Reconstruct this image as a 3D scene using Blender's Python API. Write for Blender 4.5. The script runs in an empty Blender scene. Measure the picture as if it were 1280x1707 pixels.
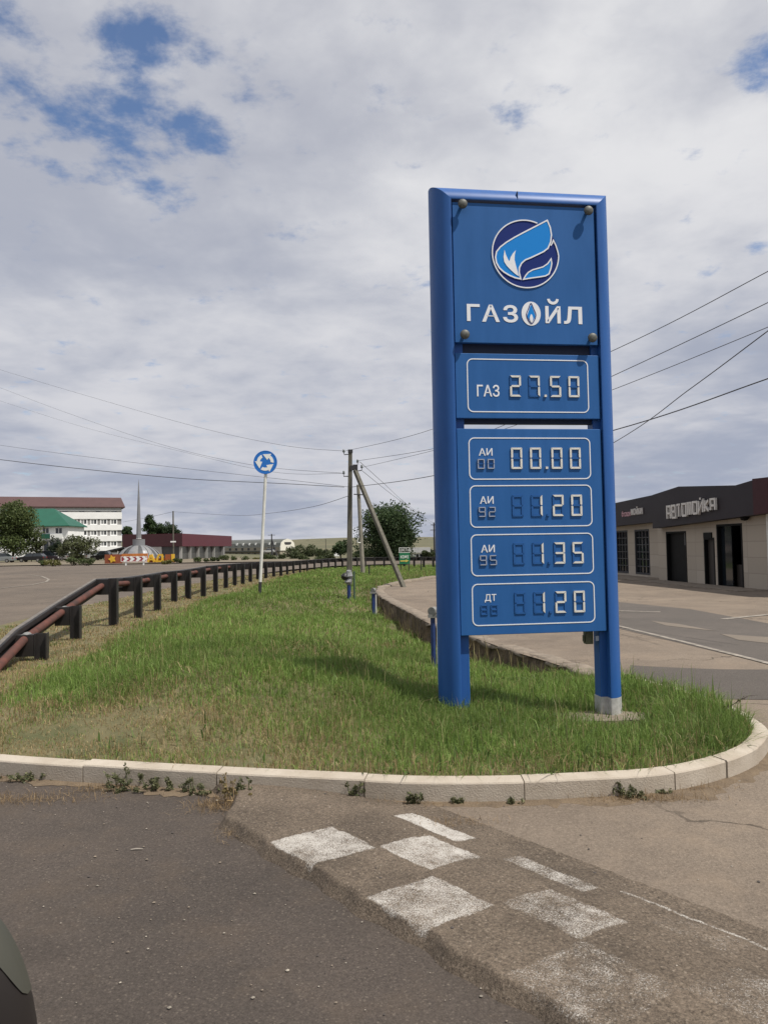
import bpy, bmesh, math, random
import numpy as np
from mathutils import Vector, Matrix
from mathutils.geometry import delaunay_2d_cdt
random.seed(7); RNG = np.random.default_rng(11)
R = math.radians
SC = bpy.context.scene
COL = SC.collection

# ------------------------------------------------------------------ camera
F_PX, CAM_H, PITCH, ROLL = 1290.0, 1.6, R(2.55), R(1.0)
_f = np.array([0, math.cos(PITCH), math.sin(PITCH)]); _u0 = np.array([0, -math.sin(PITCH), math.cos(PITCH)])
_x0 = np.array([1.0, 0, 0])
_x = _x0*math.cos(ROLL) - _u0*math.sin(ROLL); _u = _u0*math.cos(ROLL) + _x0*math.sin(ROLL)
CAM = np.array([0, 0, CAM_H])
cd = bpy.data.cameras.new("camera"); cam = bpy.data.objects.new("camera", cd); COL.objects.link(cam)
cd.sensor_fit = 'VERTICAL'; cd.sensor_height = 36; cd.lens = 36*F_PX/1707; cd.clip_start = 0.05; cd.clip_end = 8000
cam.matrix_world = Matrix(((_x[0], _u[0], -_f[0], 0), (_x[1], _u[1], -_f[1], 0), (_x[2], _u[2], -_f[2], CAM_H), (0, 0, 0, 1)))
SC.camera = cam

def ray(px, py): return _f + _x*(px-640)/F_PX - _u*(py-853.5)/F_PX
def G(px, py, z=0.0):                       # ground point seen at a photo pixel
    v = ray(px, py); return CAM + v*((z-CAM_H)/v[2])
def D(px, py, d):                           # point at distance d (along y) seen at a photo pixel
    v = ray(px, py); return CAM + v*d/v[1]

# ------------------------------------------------------------------ world and sun
SUN_AZ, SUN_EL = R(62), R(60)               # azimuth: to the right of straight behind the camera
sdir = Vector((math.sin(SUN_AZ)*math.cos(SUN_EL), -math.cos(SUN_AZ)*math.cos(SUN_EL), math.sin(SUN_EL)))
sl = bpy.data.lights.new("sun", 'SUN'); sl.energy = 4.5; sl.angle = R(0.6); sl.color = (1.0, 0.945, 0.86)
so = bpy.data.objects.new("sun", sl); COL.objects.link(so); so.rotation_euler = sdir.to_track_quat('Z', 'Y').to_euler(); so.location = (20, -20, 40)
SC.view_settings.view_transform = 'Standard'; SC.view_settings.look = 'None'
SC.view_settings.exposure = 0.14; SC.view_settings.gamma = 1.0; SC.view_settings.use_curve_mapping = False

def build_world():
    w = bpy.data.worlds.new("World"); SC.world = w; w.use_nodes = True
    nt = w.node_tree; nt.nodes.clear(); N = nt.nodes.new; L = nt.links.new
    out = N('ShaderNodeOutputWorld'); bg = N('ShaderNodeBackground'); L(bg.outputs[0], out.inputs[0])
    STR = 0.1; bg.inputs[1].default_value = STR
    sky = N('ShaderNodeTexSky'); sky.sky_type = 'NISHITA'; sky.sun_disc = False
    sky.sun_elevation = SUN_EL; sky.sun_rotation = math.atan2(sdir.x, sdir.y)
    tc = N('ShaderNodeTexCoord'); sep = N('ShaderNodeSeparateXYZ'); L(tc.outputs['Generated'], sep.inputs[0])
    def M(op, a, b=None, c=None, clamp=False):
        n = N('ShaderNodeMath'); n.operation = op; n.use_clamp = clamp
        for i, v in enumerate((a, b, c)):
            if v is None: continue
            if isinstance(v, (int, float)): n.inputs[i].default_value = v
            else: L(v, n.inputs[i])
        return n.outputs[0]
    zc = M('MAXIMUM', sep.outputs[2], 0.0)
    den = M('ADD', zc, 0.16)
    X = M('DIVIDE', sep.outputs[0], den); Y = M('DIVIDE', sep.outputs[1], den)
    cmb = N('ShaderNodeCombineXYZ'); L(X, cmb.inputs[0]); L(Y, cmb.inputs[1])
    def noise(scale, det, rough, off=(0, 0, 0), dist=0.0):
        mp = N('ShaderNodeMapping'); L(cmb.outputs[0], mp.inputs[0]); mp.inputs['Location'].default_value = off
        n = N('ShaderNodeTexNoise'); n.inputs['Scale'].default_value = scale; n.inputs['Detail'].default_value = det
        n.inputs['Roughness'].default_value = rough; n.inputs['Distortion'].default_value = dist
        L(mp.outputs[0], n.inputs['Vector']); return n.outputs[0]
    def smooth(v, a, b):
        n = N('ShaderNodeMapRange'); n.interpolation_type = 'SMOOTHSTEP'; L(v, n.inputs[0])
        n.inputs[1].default_value = a; n.inputs[2].default_value = b; return n.outputs[0]
    def hole(px, py, s):
        v = ray(px, py); v = v/np.linalg.norm(v); q = (v[0]/(v[2]+.16), v[1]/(v[2]+.16))
        dx = M('SUBTRACT', X, float(q[0])); dy = M('SUBTRACT', Y, float(q[1]))
        d2 = M('ADD', M('MULTIPLY', dx, dx), M('MULTIPLY', dy, dy))
        return M('POWER', 2.718, M('MULTIPLY', d2, -1.0/(s*s)))
    h = None
    for px, py, s, k in ((215, 66, .095, 1.05), (340, 95, .045, .75), (235, 190, .20, .80), (318, 215, .09, 1.0), (60, 205, .13, .66), (200, 255, .10, .85), (20, 35, .08, .5), (150, 120, .12, .6), (1278, 112, .06, .9), (1266, 408, .04, .9), (250, 310, .07, .7)):
        g = M('MULTIPLY', hole(px, py, s), k); h = g if h is None else M('MAXIMUM', h, g)
    n1 = noise(7.5, 10, .62, (5.3, 8.1, 0), .08)
    cover = smooth(M('ADD', n1, M('MULTIPLY', h, -0.29)), 0.16, 0.43)
    n2 = noise(.85, 7, .55, (0.4, 5.2, 0), .35)       # broad light and grey banks
    n3 = noise(4.6, 8, .56, (7.4, 2.2, 0), .2)        # billows
    t = M('ADD', M('MULTIPLY', n2, .78), M('MULTIPLY', n3, .30))
    t = smooth(t, .37, .69)
    hi = smooth(zc, 0.02, 0.62)
    def mixc(fac, a, b):
        n = N('ShaderNodeMix'); n.data_type = 'RGBA'; L(fac, n.inputs[0])
        for i, v in ((6, a), (7, b)):
            if isinstance(v, tuple): n.inputs[i].default_value = tuple(q/STR for q in v)+(1,)
            else: L(v, n.inputs[i])
        return n.outputs[2]
    dark = mixc(hi, (.33, .365, .46), (.41, .425, .485))
    lite = mixc(hi, (.57, .575, .62), (.74, .74, .75))
    cloud = mixc(t, dark, lite)
    tint = N('ShaderNodeMix'); tint.data_type = 'RGBA'; tint.blend_type = 'MULTIPLY'; tint.inputs[0].default_value = 1.0; L(sky.outputs[0], tint.inputs[6]); tint.inputs[7].default_value = (.98, 1.04, 1.16, 1)
    fin = mixc(cover, tint.outputs[2], cloud)
    L(fin, bg.inputs[0])
build_world()

# ------------------------------------------------------------------ helpers
def tag(o, label=None, cat=None, group=None, kind=None):
    if label: o['label'] = label
    if cat: o['category'] = cat
    if group: o['group'] = group
    if kind: o['kind'] = kind
    return o
def empty(name, loc, rz=0.0, rot=None):
    o = bpy.data.objects.new(name, None); COL.objects.link(o); o.location = tuple(loc)
    o.rotation_euler = rot if rot else (0, 0, rz); o.empty_display_size = .2; return o
def mesh_obj(name, verts, faces, mats, parent=None, midx=None, smooth=False):
    me = bpy.data.meshes.new(name); me.from_pydata([tuple(map(float, v)) for v in verts], [], faces)
    if not isinstance(mats, (list, tuple)): mats = [mats]
    for m in mats: me.materials.append(m)
    if midx is not None: me.polygons.foreach_set('material_index', midx)
    if smooth: me.polygons.foreach_set('use_smooth', [True]*len(me.polygons))
    me.update(); o = bpy.data.objects.new(name, me); COL.objects.link(o)
    if parent: o.parent = parent
    return o
class MB:
    def __init__(s): s.v = []; s.f = []; s.m = []; s.mi = 0
    def mat(s, i): s.mi = i; return s
    def add(s, vs, fs):
        b = len(s.v); s.v += [tuple(map(float, v)) for v in vs]; s.f += [tuple(b+i for i in f) for f in fs]; s.m += [s.mi]*len(fs); return s
    def box(s, x0, x1, y0, y1, z0, z1):
        return s.add([(x0,y0,z0),(x1,y0,z0),(x1,y1,z0),(x0,y1,z0),(x0,y0,z1),(x1,y0,z1),(x1,y1,z1),(x0,y1,z1)],
                     [(0,3,2,1),(4,5,6,7),(0,1,5,4),(1,2,6,5),(2,3,7,6),(3,0,4,7)])
    def obox(s, c, ax, ay, az):       # oriented box: centre and half-vectors
        c, ax, ay, az = map(np.array, (c, ax, ay, az))
        vs = [c+i*ax+j*ay+k*az for k in (-1,1) for i, j in ((-1,-1),(1,-1),(1,1),(-1,1))]
        return s.add(vs, [(0,3,2,1),(4,5,6,7),(0,1,5,4),(1,2,6,5),(2,3,7,6),(3,0,4,7)])
    def beam(s, p, q, w, h):          # box from p to q
        p, q = np.array(p, float), np.array(q, float); d = q-p; L = np.linalg.norm(d); d /= L
        up = np.array([0,0,1.]) if abs(d[2]) < .95 else np.array([1.,0,0])
        sd = np.cross(d, up); sd /= np.linalg.norm(sd); up = np.cross(sd, d)
        return s.obox((p+q)/2, d*L/2, sd*w/2, up*h/2)
    def tube(s, path, r, n=8, cap=True):
        P = [np.array(p, float) for p in path]; k = len(P)
        rs = r if isinstance(r, (list, tuple)) else [r]*k
        vs = []; prev = None
        for i in range(k):
            d = P[min(i+1,k-1)]-P[max(i-1,0)]; d = d/(np.linalg.norm(d)+1e-12)
            if prev is None:
                a = np.array([0,0,1.]) if abs(d[2]) < .9 else np.array([1.,0,0])
                a = np.cross(d, a)
            else: a = prev - d*np.dot(prev, d)
            a /= np.linalg.norm(a); b = np.cross(d, a); prev = a
            for j in range(n):
                t = 2*math.pi*j/n; vs.append(P[i]+rs[i]*(a*math.cos(t)+b*math.sin(t)))
        fs = [(i*n+j, i*n+(j+1)%n, (i+1)*n+(j+1)%n, (i+1)*n+j) for i in range(k-1) for j in range(n)]
        if cap: fs += [tuple(range(n-1,-1,-1)), tuple((k-1)*n+j for j in range(n))]
        return s.add(vs, fs)
    def lathe(s, prof, n=20, c=(0,0,0)):       # prof: (r, z)
        vs = [(c[0]+r*math.cos(2*math.pi*j/n), c[1]+r*math.sin(2*math.pi*j/n), c[2]+z) for r, z in prof for j in range(n)]
        fs = [(i*n+j, i*n+(j+1)%n, (i+1)*n+(j+1)%n, (i+1)*n+j) for i in range(len(prof)-1) for j in range(n)]
        return s.add(vs, fs)
    def prism(s, poly, y0, y1):                # poly in XZ, front at y0 (towards -Y)
        n = len(poly); a = sum(poly[i][0]*poly[(i+1)%n][1]-poly[(i+1)%n][0]*poly[i][1] for i in range(n))
        if a < 0: poly = poly[::-1]
        vs = [(x, y0, z) for x, z in poly]+[(x, y1, z) for x, z in poly]
        fs = [tuple(range(n)), tuple(range(2*n-1, n-1, -1))]+[(i, n+i, n+(i+1)%n, (i+1)%n) for i in range(n)]
        return s.add(vs, fs)
    def ribbon(s, poly, w, y0, y1, closed=True):
        n = len(poly); P = np.array(poly, float); cnt = n if closed else n-1
        off = []
        for i in range(n):
            a = P[i]-P[i-1] if (closed or i > 0) else P[1]-P[0]
            b = P[(i+1)%n]-P[i] if (closed or i < n-1) else P[-1]-P[-2]
            a /= np.linalg.norm(a)+1e-12; b /= np.linalg.norm(b)+1e-12
            na = np.array([-a[1], a[0]]); nb = np.array([-b[1], b[0]]); m = na+nb; l = np.linalg.norm(m)
            m = m/l if l > 1e-6 else na
            off.append(m*(w/2)/max(.45, float(np.dot(m, na))))
        off = np.array(off); A = P+off; B = P-off
        vs = [(x, y0, z) for x, z in A]+[(x, y0, z) for x, z in B]+[(x, y1, z) for x, z in A]+[(x, y1, z) for x, z in B]
        fs = []
        for i in range(cnt):
            j = (i+1)%n
            fs += [(i, n+i, n+j, j), (2*n+i, i, j, 2*n+j), (n+i, 3*n+i, 3*n+j, n+j)]
        return s.add(vs, fs)
    def build(s, name, mats, parent=None, smooth=False):
        o = mesh_obj(name, s.v, s.f, mats, parent, s.m, False)
        if smooth:
            me = o.data; me.polygons.foreach_set('use_smooth', [True]*len(me.polygons))
            me.update()
            try: me.set_sharp_from_angle(angle=R(40))
            except Exception: pass
        return o
def spline(pts, per=6, closed=True):
    P = np.array(pts, float); n = len(P); out = []
    for i in range(n if closed else n-1):
        p0, p1, p2, p3 = (P[(i-1)%n], P[i], P[(i+1)%n], P[(i+2)%n]) if closed else (P[max(i-1,0)], P[i], P[i+1], P[min(i+2,n-1)])
        for k in range(per):
            t = k/per
            out.append(.5*((2*p1)+(-p0+p2)*t+(2*p0-5*p1+4*p2-p3)*t*t+(-p0+3*p1-3*p2+p3)*t**3))
    if not closed: out.append(P[-1])
    return [tuple(q) for q in out]
def bevel(o, w=.01, seg=2):
    m = o.modifiers.new('bevel', 'BEVEL'); m.width = w; m.segments = seg; m.limit_method = 'ANGLE'; m.angle_limit = R(40)
    return o
def text_geo(mb, body, x0, z0, x1, z1, y0, depth, bold=0.0, shear=0.0):
    cu = bpy.data.curves.new('txt', 'FONT'); cu.body = body; cu.extrude = .05; cu.offset = bold; cu.resolution_u = 4; cu.shear = shear
    o = bpy.data.objects.new('txt', cu); COL.objects.link(o)
    dg = bpy.context.evaluated_depsgraph_get(); me = bpy.data.meshes.new_from_object(o.evaluated_get(dg))
    V = np.array([v.co[:] for v in me.vertices]); Fc = [tuple(p.vertices) for p in me.polygons]
    bpy.data.objects.remove(o); bpy.data.curves.remove(cu); bpy.data.meshes.remove(me)
    a, b = V.min(0), V.max(0)
    vs = [(x0+(p[0]-a[0])/(b[0]-a[0])*(x1-x0), y0 if p[2] > 0 else y0+depth, z0+(p[1]-a[1])/(b[1]-a[1])*(z1-z0)) for p in V]
    mb.add(vs, Fc); return mb
def copy_tree(o, parent=None):
    c = o.copy(); COL.objects.link(c)
    if parent: c.parent = parent
    for ch in list(o.children): copy_tree(ch, c)
    return c

# ------------------------------------------------------------------ materials
def mat(name, col, rough=.6, metal=0.0, var=0.0, scale=4.0, bump=0.0, bscale=40.0, col2=None, spec=.5, stretch=None, coat=0.0):
    m = bpy.data.materials.new(name); m.use_nodes = True; nt = m.node_tree; b = nt.nodes['Principled BSDF']; N = nt.nodes.new; L = nt.links.new
    b.inputs['Base Color'].default_value = tuple(col)+(1,); b.inputs['Roughness'].default_value = rough; b.inputs['Metallic'].default_value = metal
    b.inputs['Specular IOR Level'].default_value = spec; b.inputs['Coat Weight'].default_value = coat
    tc = N('ShaderNodeTexCoord'); vec = tc.outputs['Object']
    if stretch:
        mp = N('ShaderNodeMapping'); mp.inputs['Scale'].default_value = stretch; L(vec, mp.inputs[0]); vec = mp.outputs[0]
    if var or col2:
        n = N('ShaderNodeTexNoise'); n.inputs['Scale'].default_value = scale; n.inputs['Detail'].default_value = 7; n.inputs['Roughness'].default_value = .62; L(vec, n.inputs['Vector'])
        r = N('ShaderNodeMapRange'); r.inputs[1].default_value = .32; r.inputs[2].default_value = .68; L(n.outputs[0], r.inputs[0])
        mx = N('ShaderNodeMix'); mx.data_type = 'RGBA'; L(r.outputs[0], mx.inputs[0])
        c2 = col2 if col2 else tuple(min(1, q*(1+var)) for q in col); c1 = col if col2 else tuple(q*(1-var) for q in col)
        mx.inputs[6].default_value = tuple(c1)+(1,); mx.inputs[7].default_value = tuple(c2)+(1,); L(mx.outputs[2], b.inputs['Base Color'])
    if bump:
        n = N('ShaderNodeTexNoise'); n.inputs['Scale'].default_value = bscale; n.inputs['Detail'].default_value = 5; L(vec, n.inputs['Vector'])
        bp = N('ShaderNodeBump'); bp.inputs['Strength'].default_value = bump; bp.inputs['Distance'].default_value = .02; L(n.outputs[0], bp.inputs['Height']); L(bp.outputs[0], b.inputs['Normal'])
    return m
def asphalt(name, base, patch, stone=(.32, .29, .25), stone_amt=.5, paint_attr=None, pscale=.55, dust=None, crack=0.0, grain=.5):
    m = bpy.data.materials.new(name); m.use_nodes = True; nt = m.node_tree; b = nt.nodes['Principled BSDF']; N = nt.nodes.new; L = nt.links.new
    tc = N('ShaderNodeTexCoord'); vec = tc.outputs['Object']; b.inputs['Roughness'].default_value = .88; b.inputs['Specular IOR Level'].default_value = .25
    def noise(s, d, r=.6):
        n = N('ShaderNodeTexNoise'); n.inputs['Scale'].default_value = s; n.inputs['Detail'].default_value = d; n.inputs['Roughness'].default_value = r; L(vec, n.inputs['Vector']); return n.outputs[0]
    def rng(v, a, c, lo=0.0, hi=1.0):
        n = N('ShaderNodeMapRange'); L(v, n.inputs[0]); n.inputs[1].default_value = a; n.inputs[2].default_value = c; n.inputs[3].default_value = lo; n.inputs[4].default_value = hi; return n.outputs[0]
    def mix(f, a, c, mode='MIX'):
        n = N('ShaderNodeMix'); n.data_type = 'RGBA'; n.blend_type = mode
        if isinstance(f, float): n.inputs[0].default_value = f
        else: L(f, n.inputs[0])
        for i, v in ((6, a), (7, c)):
            if isinstance(v, tuple): n.inputs[i].default_value = v+(1,)
            else: L(v, n.inputs[i])
        return n.outputs[2]
    def mul(a, c, op='MULTIPLY'):
        n = N('ShaderNodeMath'); n.operation = op
        for i, v in ((0, a), (1, c)):
            if isinstance(v, (int, float)): n.inputs[i].default_value = v
            else: L(v, n.inputs[i])
        return n.outputs[0]
    c = mix(rng(noise(pscale, 8, .65), .36, .66), base, patch)
    g = noise(70, 4, .7)
    g2 = noise(190, 3, .7); gg = mul(mul(g, .55), mul(g2, .45), 'ADD')
    c = mix(.9, c, mix(rng(gg, .34, .66), (1-grain, 1-grain, 1-grain), (1+grain, 1+grain, 1+grain)), 'MULTIPLY')
    for sc, thr, amt in ((95, .30, stone_amt*.7), (58, .24, stone_amt), (27, .13, stone_amt)):
        v = N('ShaderNodeTexVoronoi'); v.inputs['Scale'].default_value = sc; L(vec, v.inputs['Vector'])
        wn = N('ShaderNodeTexWhiteNoise'); L(v.outputs['Position'], wn.inputs[0])
        sel = rng(wn.outputs[0], .62, 1.0); dot = rng(v.outputs['Distance'], thr*1.6, thr*.7)
        c = mix(mul(mul(dot, sel), amt), c, stone)
    c = mix(rng(noise(1.15, 6, .6), .60, .74, 0.0, .45), c, (base[0]*.55, base[1]*.55, base[2]*.55))
    if dust:
        c = mix(mul(rng(noise(1.7, 8, .7), .5, .74), dust[3]), c, tuple(dust[:3]))
    hgt = noise(130, 3, .7)
    if crack:
        nz = N('ShaderNodeTexNoise'); nz.inputs['Scale'].default_value = 1.6; nz.inputs['Detail'].default_value = 6; L(vec, nz.inputs['Vector'])
        mv = N('ShaderNodeVectorMath'); mv.operation = 'MULTIPLY_ADD'; L(nz.outputs['Color'], mv.inputs[0]); mv.inputs[1].default_value = (.9, .9, .9); L(vec, mv.inputs[2])
        vo = N('ShaderNodeTexVoronoi'); vo.feature = 'DISTANCE_TO_EDGE'; vo.inputs['Scale'].default_value = .34; L(mv.outputs[0], vo.inputs['Vector'])
        c = mix(mul(rng(vo.outputs['Distance'], .006, .002), mul(rng(noise(.5, 3), .42, .56), crack)), c, (base[0]*.3, base[1]*.3, base[2]*.3))
    if paint_attr:
        at = N('ShaderNodeAttribute'); at.attribute_name = paint_attr
        w = mul(mul(noise(150, 4, .8), 1.5), mul(noise(7, 5, .7), .75), 'ADD')       # grain and broad wear, about 1.12 +- .25
        edge = mul(mul(at.outputs['Fac'], 1.05), mul(w, -1.0), 'ADD')
        c = mix(rng(edge, -.26, .02), c, (.47, .445, .41))
    L(c, b.inputs['Base Color'])
    bp = N('ShaderNodeBump'); bp.inputs['Strength'].default_value = .55; bp.inputs['Distance'].default_value = .012; L(hgt, bp.inputs['Height']); L(bp.outputs[0], b.inputs['Normal'])
    return m
def leaf_mat(name, trans=.35, rough=.55):
    m = bpy.data.materials.new(name); m.use_nodes = True; nt = m.node_tree; N = nt.nodes.new; L = nt.links.new
    b = nt.nodes['Principled BSDF']; at = N('ShaderNodeAttribute'); at.attribute_name = 'Col'
    L(at.outputs['Color'], b.inputs['Base Color']); b.inputs['Roughness'].default_value = rough; b.inputs['Specular IOR Level'].default_value = .2
    tr = N('ShaderNodeBsdfTranslucent'); L(at.outputs['Color'], tr.inputs[0]); mx = N('ShaderNodeMixShader'); mx.inputs[0].default_value = trans
    L(b.outputs[0], mx.inputs[1]); L(tr.outputs[0], mx.inputs[2]); L(mx.outputs[0], nt.nodes['Material Output'].inputs[0]); return m

MT = dict(
    leaf=leaf_mat('leaf'), grass=leaf_mat('grass_blade', .4, .5),
    blue=mat('sign_blue_paint', (.020, .085, .28), .42, col2=(.028, .108, .335), scale=2.2, stretch=(2.5, 2.5, .5), spec=.25), panel=mat('sign_blue_panel', (.021, .098, .285), .5, col2=(.029, .118, .335), scale=2.4, stretch=(2.2, 1, .45), spec=.16),
    seg=mat('segment_blue', (.023, .098, .29), .5, spec=.16), white=mat('white_vinyl', (.74, .76, .79), .5, var=.04, spec=.2), lit=mat('segment_white', (.66, .65, .60), .5, var=.1, scale=20, spec=.2),
    navy=mat('navy_vinyl', (.012, .028, .16), .55, spec=.1), sky=mat('light_blue_vinyl', (.013, .215, .62), .55, spec=.1), slate=mat('dark_back', (.02, .03, .06), .7),
    zinc=mat('galvanised_steel', (.22, .22, .21), .6, .3, var=.35, scale=30), knob=mat('dull_metal_knob', (.085, .088, .078), .55, .1, var=.4, scale=40),
    olive=mat('olive_plastic', (.085, .09, .05), .6, var=.2, scale=30), lbl=mat('grey_label', (.30, .34, .42), .6),
    black=mat('black_paint', (.011, .011, .012), .5, col2=(.024, .019, .017), scale=5, bump=.15, bscale=60), railtop=mat('weathered_rail_edge', (.13, .115, .10), .6, var=.3, scale=8),
    pipe=mat('rusty_pipe', (.050, .032, .028), .8, col2=(.135, .05, .038), scale=3.5, spec=.2), dkpole=mat('dark_pole_base', (.03, .03, .03), .6),
    wpole=mat('white_pole_paint', (.62, .62, .58), .45, var=.12, scale=5), rblue=mat('road_sign_blue', (.012, .16, .56), .45), rwhite=mat('road_sign_white', (.82, .83, .81), .45),
    conc=mat('weathered_concrete_pole', (.10, .094, .074), .85, var=.35, scale=5, bump=.3, stretch=(3, 3, .6)), iron=mat('dark_iron', (.03, .03, .035), .6), glassy=mat('insulator', (.10, .12, .12), .25),
    wire=mat('wire', (.05, .05, .055), .6), bpost=mat('blue_post_paint', (.014, .035, .13), .5, var=.3, scale=10), wrap=mat('silver_wrap', (.20, .205, .21), .55, .2, var=.5, scale=30), bag=mat('black_plastic', (.01, .01, .01), .5),
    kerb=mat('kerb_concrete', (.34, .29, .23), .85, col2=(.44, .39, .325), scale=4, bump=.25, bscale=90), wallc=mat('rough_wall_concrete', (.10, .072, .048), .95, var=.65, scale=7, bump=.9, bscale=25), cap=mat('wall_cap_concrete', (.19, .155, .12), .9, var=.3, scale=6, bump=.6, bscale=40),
    soil=mat('turf_soil', (.07, .075, .028), .95, col2=(.17, .135, .07), scale=1.6, bump=.4, bscale=60), far=mat('dry_meadow', (.072, .075, .036), .95, col2=(.125, .11, .058), scale=.012), verge=mat('dry_verge', (.125, .105, .07), .95, col2=(.18, .145, .10), scale=.25),
    line=mat('road_line_paint', (.22, .195, .165), .85, var=.45, scale=9), straw=mat('straw', (.35, .25, .13), .9, var=.4, scale=30), stone=mat('pebble', (.27, .24, .20), .9, var=.5, scale=20),
    tile=None)

# ------------------------------------------------------------------ ground planning
kerb_line = [(-6.2,8.4),(-5.4,7.3),(-4.6,6.5),(-3.7,5.93),(-2.77,5.59),(-1.82,5.33),(-.98,5.13),(-.18,4.96),(.19,4.885),(.75,4.86),(1.31,4.90),(1.71,4.96),(2.13,5.16),(2.50,5.45),(2.76,5.75),(2.96,6.12),(3.04,6.6),(3.05,7.1),(2.98,7.6),(2.85,8.1),(2.72,8.6)]
wall_line = [(2.70,8.75),(2.48,9.34),(2.12,10.76),(1.86,11.71),(1.47,13.54),(.93,15.69),(.54,18.92),(.13,22.03),(-.20,25.33),(-.35,28.1),(-.05,30.92),(1.02,34.7),(2.49,38.72),(5,44),(9,50),(14,54)]
left_line = [(14,69),(5,70.5),(-1,70),(-4.5,67),(-7,58),(-8.6,45),(-8.9,34),(-8.8,24),(-8.3,16),(-7.4,11)]
def resample(pts, step):
    P = np.array(pts, float); seg = np.linalg.norm(np.diff(P, axis=0), axis=1); S = np.concatenate([[0], np.cumsum(seg)])
    n = max(2, int(S[-1]/step)+1); s = np.linspace(0, S[-1], n); return np.stack([np.interp(s, S, P[:, i]) for i in range(P.shape[1])], 1)
def normals(P):
    T = np.gradient(P, axis=0); T /= np.linalg.norm(T, axis=1)[:, None]; return np.stack([-T[:, 1], T[:, 0]], 1)   # left of travel
KL = np.array(spline(kerb_line, 8, False)); KL = resample(KL, .05); KN = normals(KL)      # left of travel = inwards
K_in = resample(KL + KN*.108, .25)
WL = resample(spline(wall_line, 6, False), .3)
isl = np.concatenate([K_in, WL, np.array(left_line, float)])
ctrl = [(x, y, .125) for x, y in K_in[::3]]
ctrl += [(2.6,8.7,.02),(2.45,9.34,-.06),(2.1,10.76,-.22),(1.83,11.71,-.33),(1.45,13.54,-.44),(.9,15.7,-.52),(.5,18.9,-.57),(.1,22,-.60),(-.25,25.3,-.55),(-.42,28.1,-.30),(-.1,31.2,.02),(1,35,.06),(2.45,39,.08),(5,44.3,.06),(9,50.4,.03),(13,54,0)]
ctrl += [(x, y, .03-.22*max(0, min(1, (y-40)/25))) for x, y in left_line]
ctrl += [(.5,7,.13),(2.0,7.15,-.06),(2.1,7.35,-.05),(1.85,7.0,-.02),(2.6,6.6,.07),(1.3,6.2,.11),(0,6.1,.17),(-.45,7.4,.34),(-1.4,7.6,.46),(-.5,8.2,.34),(-2,8,.43),(-2.4,9.4,.40),(-3.5,8.4,.26),(-1,10,.34),(-3,12,.32),(-1.5,6.4,.27),(-3,6.9,.22),(.5,8.2,.07),(0,9.2,.14),(-4.6,10.4,.15),(-5.3,15.2,.15),(-5.8,21.6,.15),(-6.1,30,.1),(-6.2,40,.05),(-3.4,21.5,.31),(-1.5,16,.08),(-2,25,.05),(-2.5,33,.0),(-5.4,54,-.1),(-3,64,-.15),(3.6,64,-.2),(1.2,9,-.05),(.5,11,-.08),(0,14,-.1),(.84,10.9,-.2),(-.5,19,-.1),(-1.2,24.5,-.1),(3,55,-.15)]
ctrl = np.array(ctrl)
def zgrass(x, y):
    x = np.atleast_1d(np.asarray(x, float)); y = np.atleast_1d(np.asarray(y, float)); out = np.empty(len(x))
    for i in range(0, len(x), 20000):
        d2 = (x[i:i+20000, None]-ctrl[None, :, 0])**2+((y[i:i+20000, None]-ctrl[None, :, 1])*.8)**2+.02
        w = d2**-1.7; out[i:i+20000] = (w*ctrl[None, :, 2]).sum(1)/w.sum(1)
    return out
def zg(x, y): return float(zgrass(x, y)[0])
def inside(poly, x, y):
    c = np.zeros(len(x), bool); n = len(poly); j = n-1
    for i in range(n):
        xi, yi = poly[i]; xj, yj = poly[j]
        if yi != yj:
            k = ((yi > y) != (yj > y)) & (x < (xj-xi)*(y-yi)/(yj-yi)+xi); c ^= k
        j = i
    return c
def smoothstep(x, a, b): t = np.clip((x-a)/(b-a), 0, 1); return t*t*(3-2*t)
_ph = RNG.uniform(0, 6.28, 24); _fx = RNG.normal(0, 1, 24); _fy = RNG.normal(0, 1, 24)
def lump(x, y, f=1.0):
    v = 0
    for i in range(24):
        k = f*(.6+i*.13); v = v+np.sin(x*_fx[i]*k+y*_fy[i]*k+_ph[i])/(1+i*.12)
    return v/6.0

# ------------------------------------------------------------------ ground, road, island
def build_ground():
    rs = np.concatenate([[0], np.linspace(20, 140, 9), np.linspace(180, 420, 10), np.linspace(500, 1500, 22), np.linspace(1700, 4200, 8)]); na = 120
    vs = []; fs = []
    for r in rs:
        for a in range(na):
            t = 2*math.pi*a/na; x, y = r*math.sin(t), r*math.cos(t)
            if r < 85: z = -1.6
            elif r < 138: z = -.04
            else:
                f = 1 if y > 0 else .3
                z = -.04-2.4*smoothstep(np.array(r), 140, 290)*smoothstep(np.array(x), -60, -10)
                ridge = 15.5+2.0*math.sin(t*9+.6)+1.2*math.sin(t*23+2)+.7*math.sin(t*51)
                z += (ridge+2.4)*smoothstep(np.array(r), 420, 1450)*f
            vs.append((x, y, float(z)))
    for i in range(len(rs)-1):
        for a in range(na):
            b = (a+1) % na; fs.append((i*na+a, (i+1)*na+a, (i+1)*na+b, i*na+b))
    fs = [tuple(reversed(f)) for f in fs]
    o = mesh_obj('ground', vs, fs, MT['far'], smooth=True); tag(o, kind='structure')
    me = o.data; m = bpy.data.materials['dry_meadow']; return o
build_ground()
A_OLD = asphalt('asphalt_old', (.140, .112, .088), (.208, .168, .130), stone=(.34, .28, .22), stone_amt=.45, crack=.8, pscale=.5, dust=(.26, .20, .145, .5))
A_ROAD = asphalt('asphalt_plaza', (.088, .073, .060), (.140, .113, .090), stone=(.26, .23, .2), stone_amt=.3, crack=.7, pscale=.16, dust=(.18, .145, .11, .6))
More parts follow.
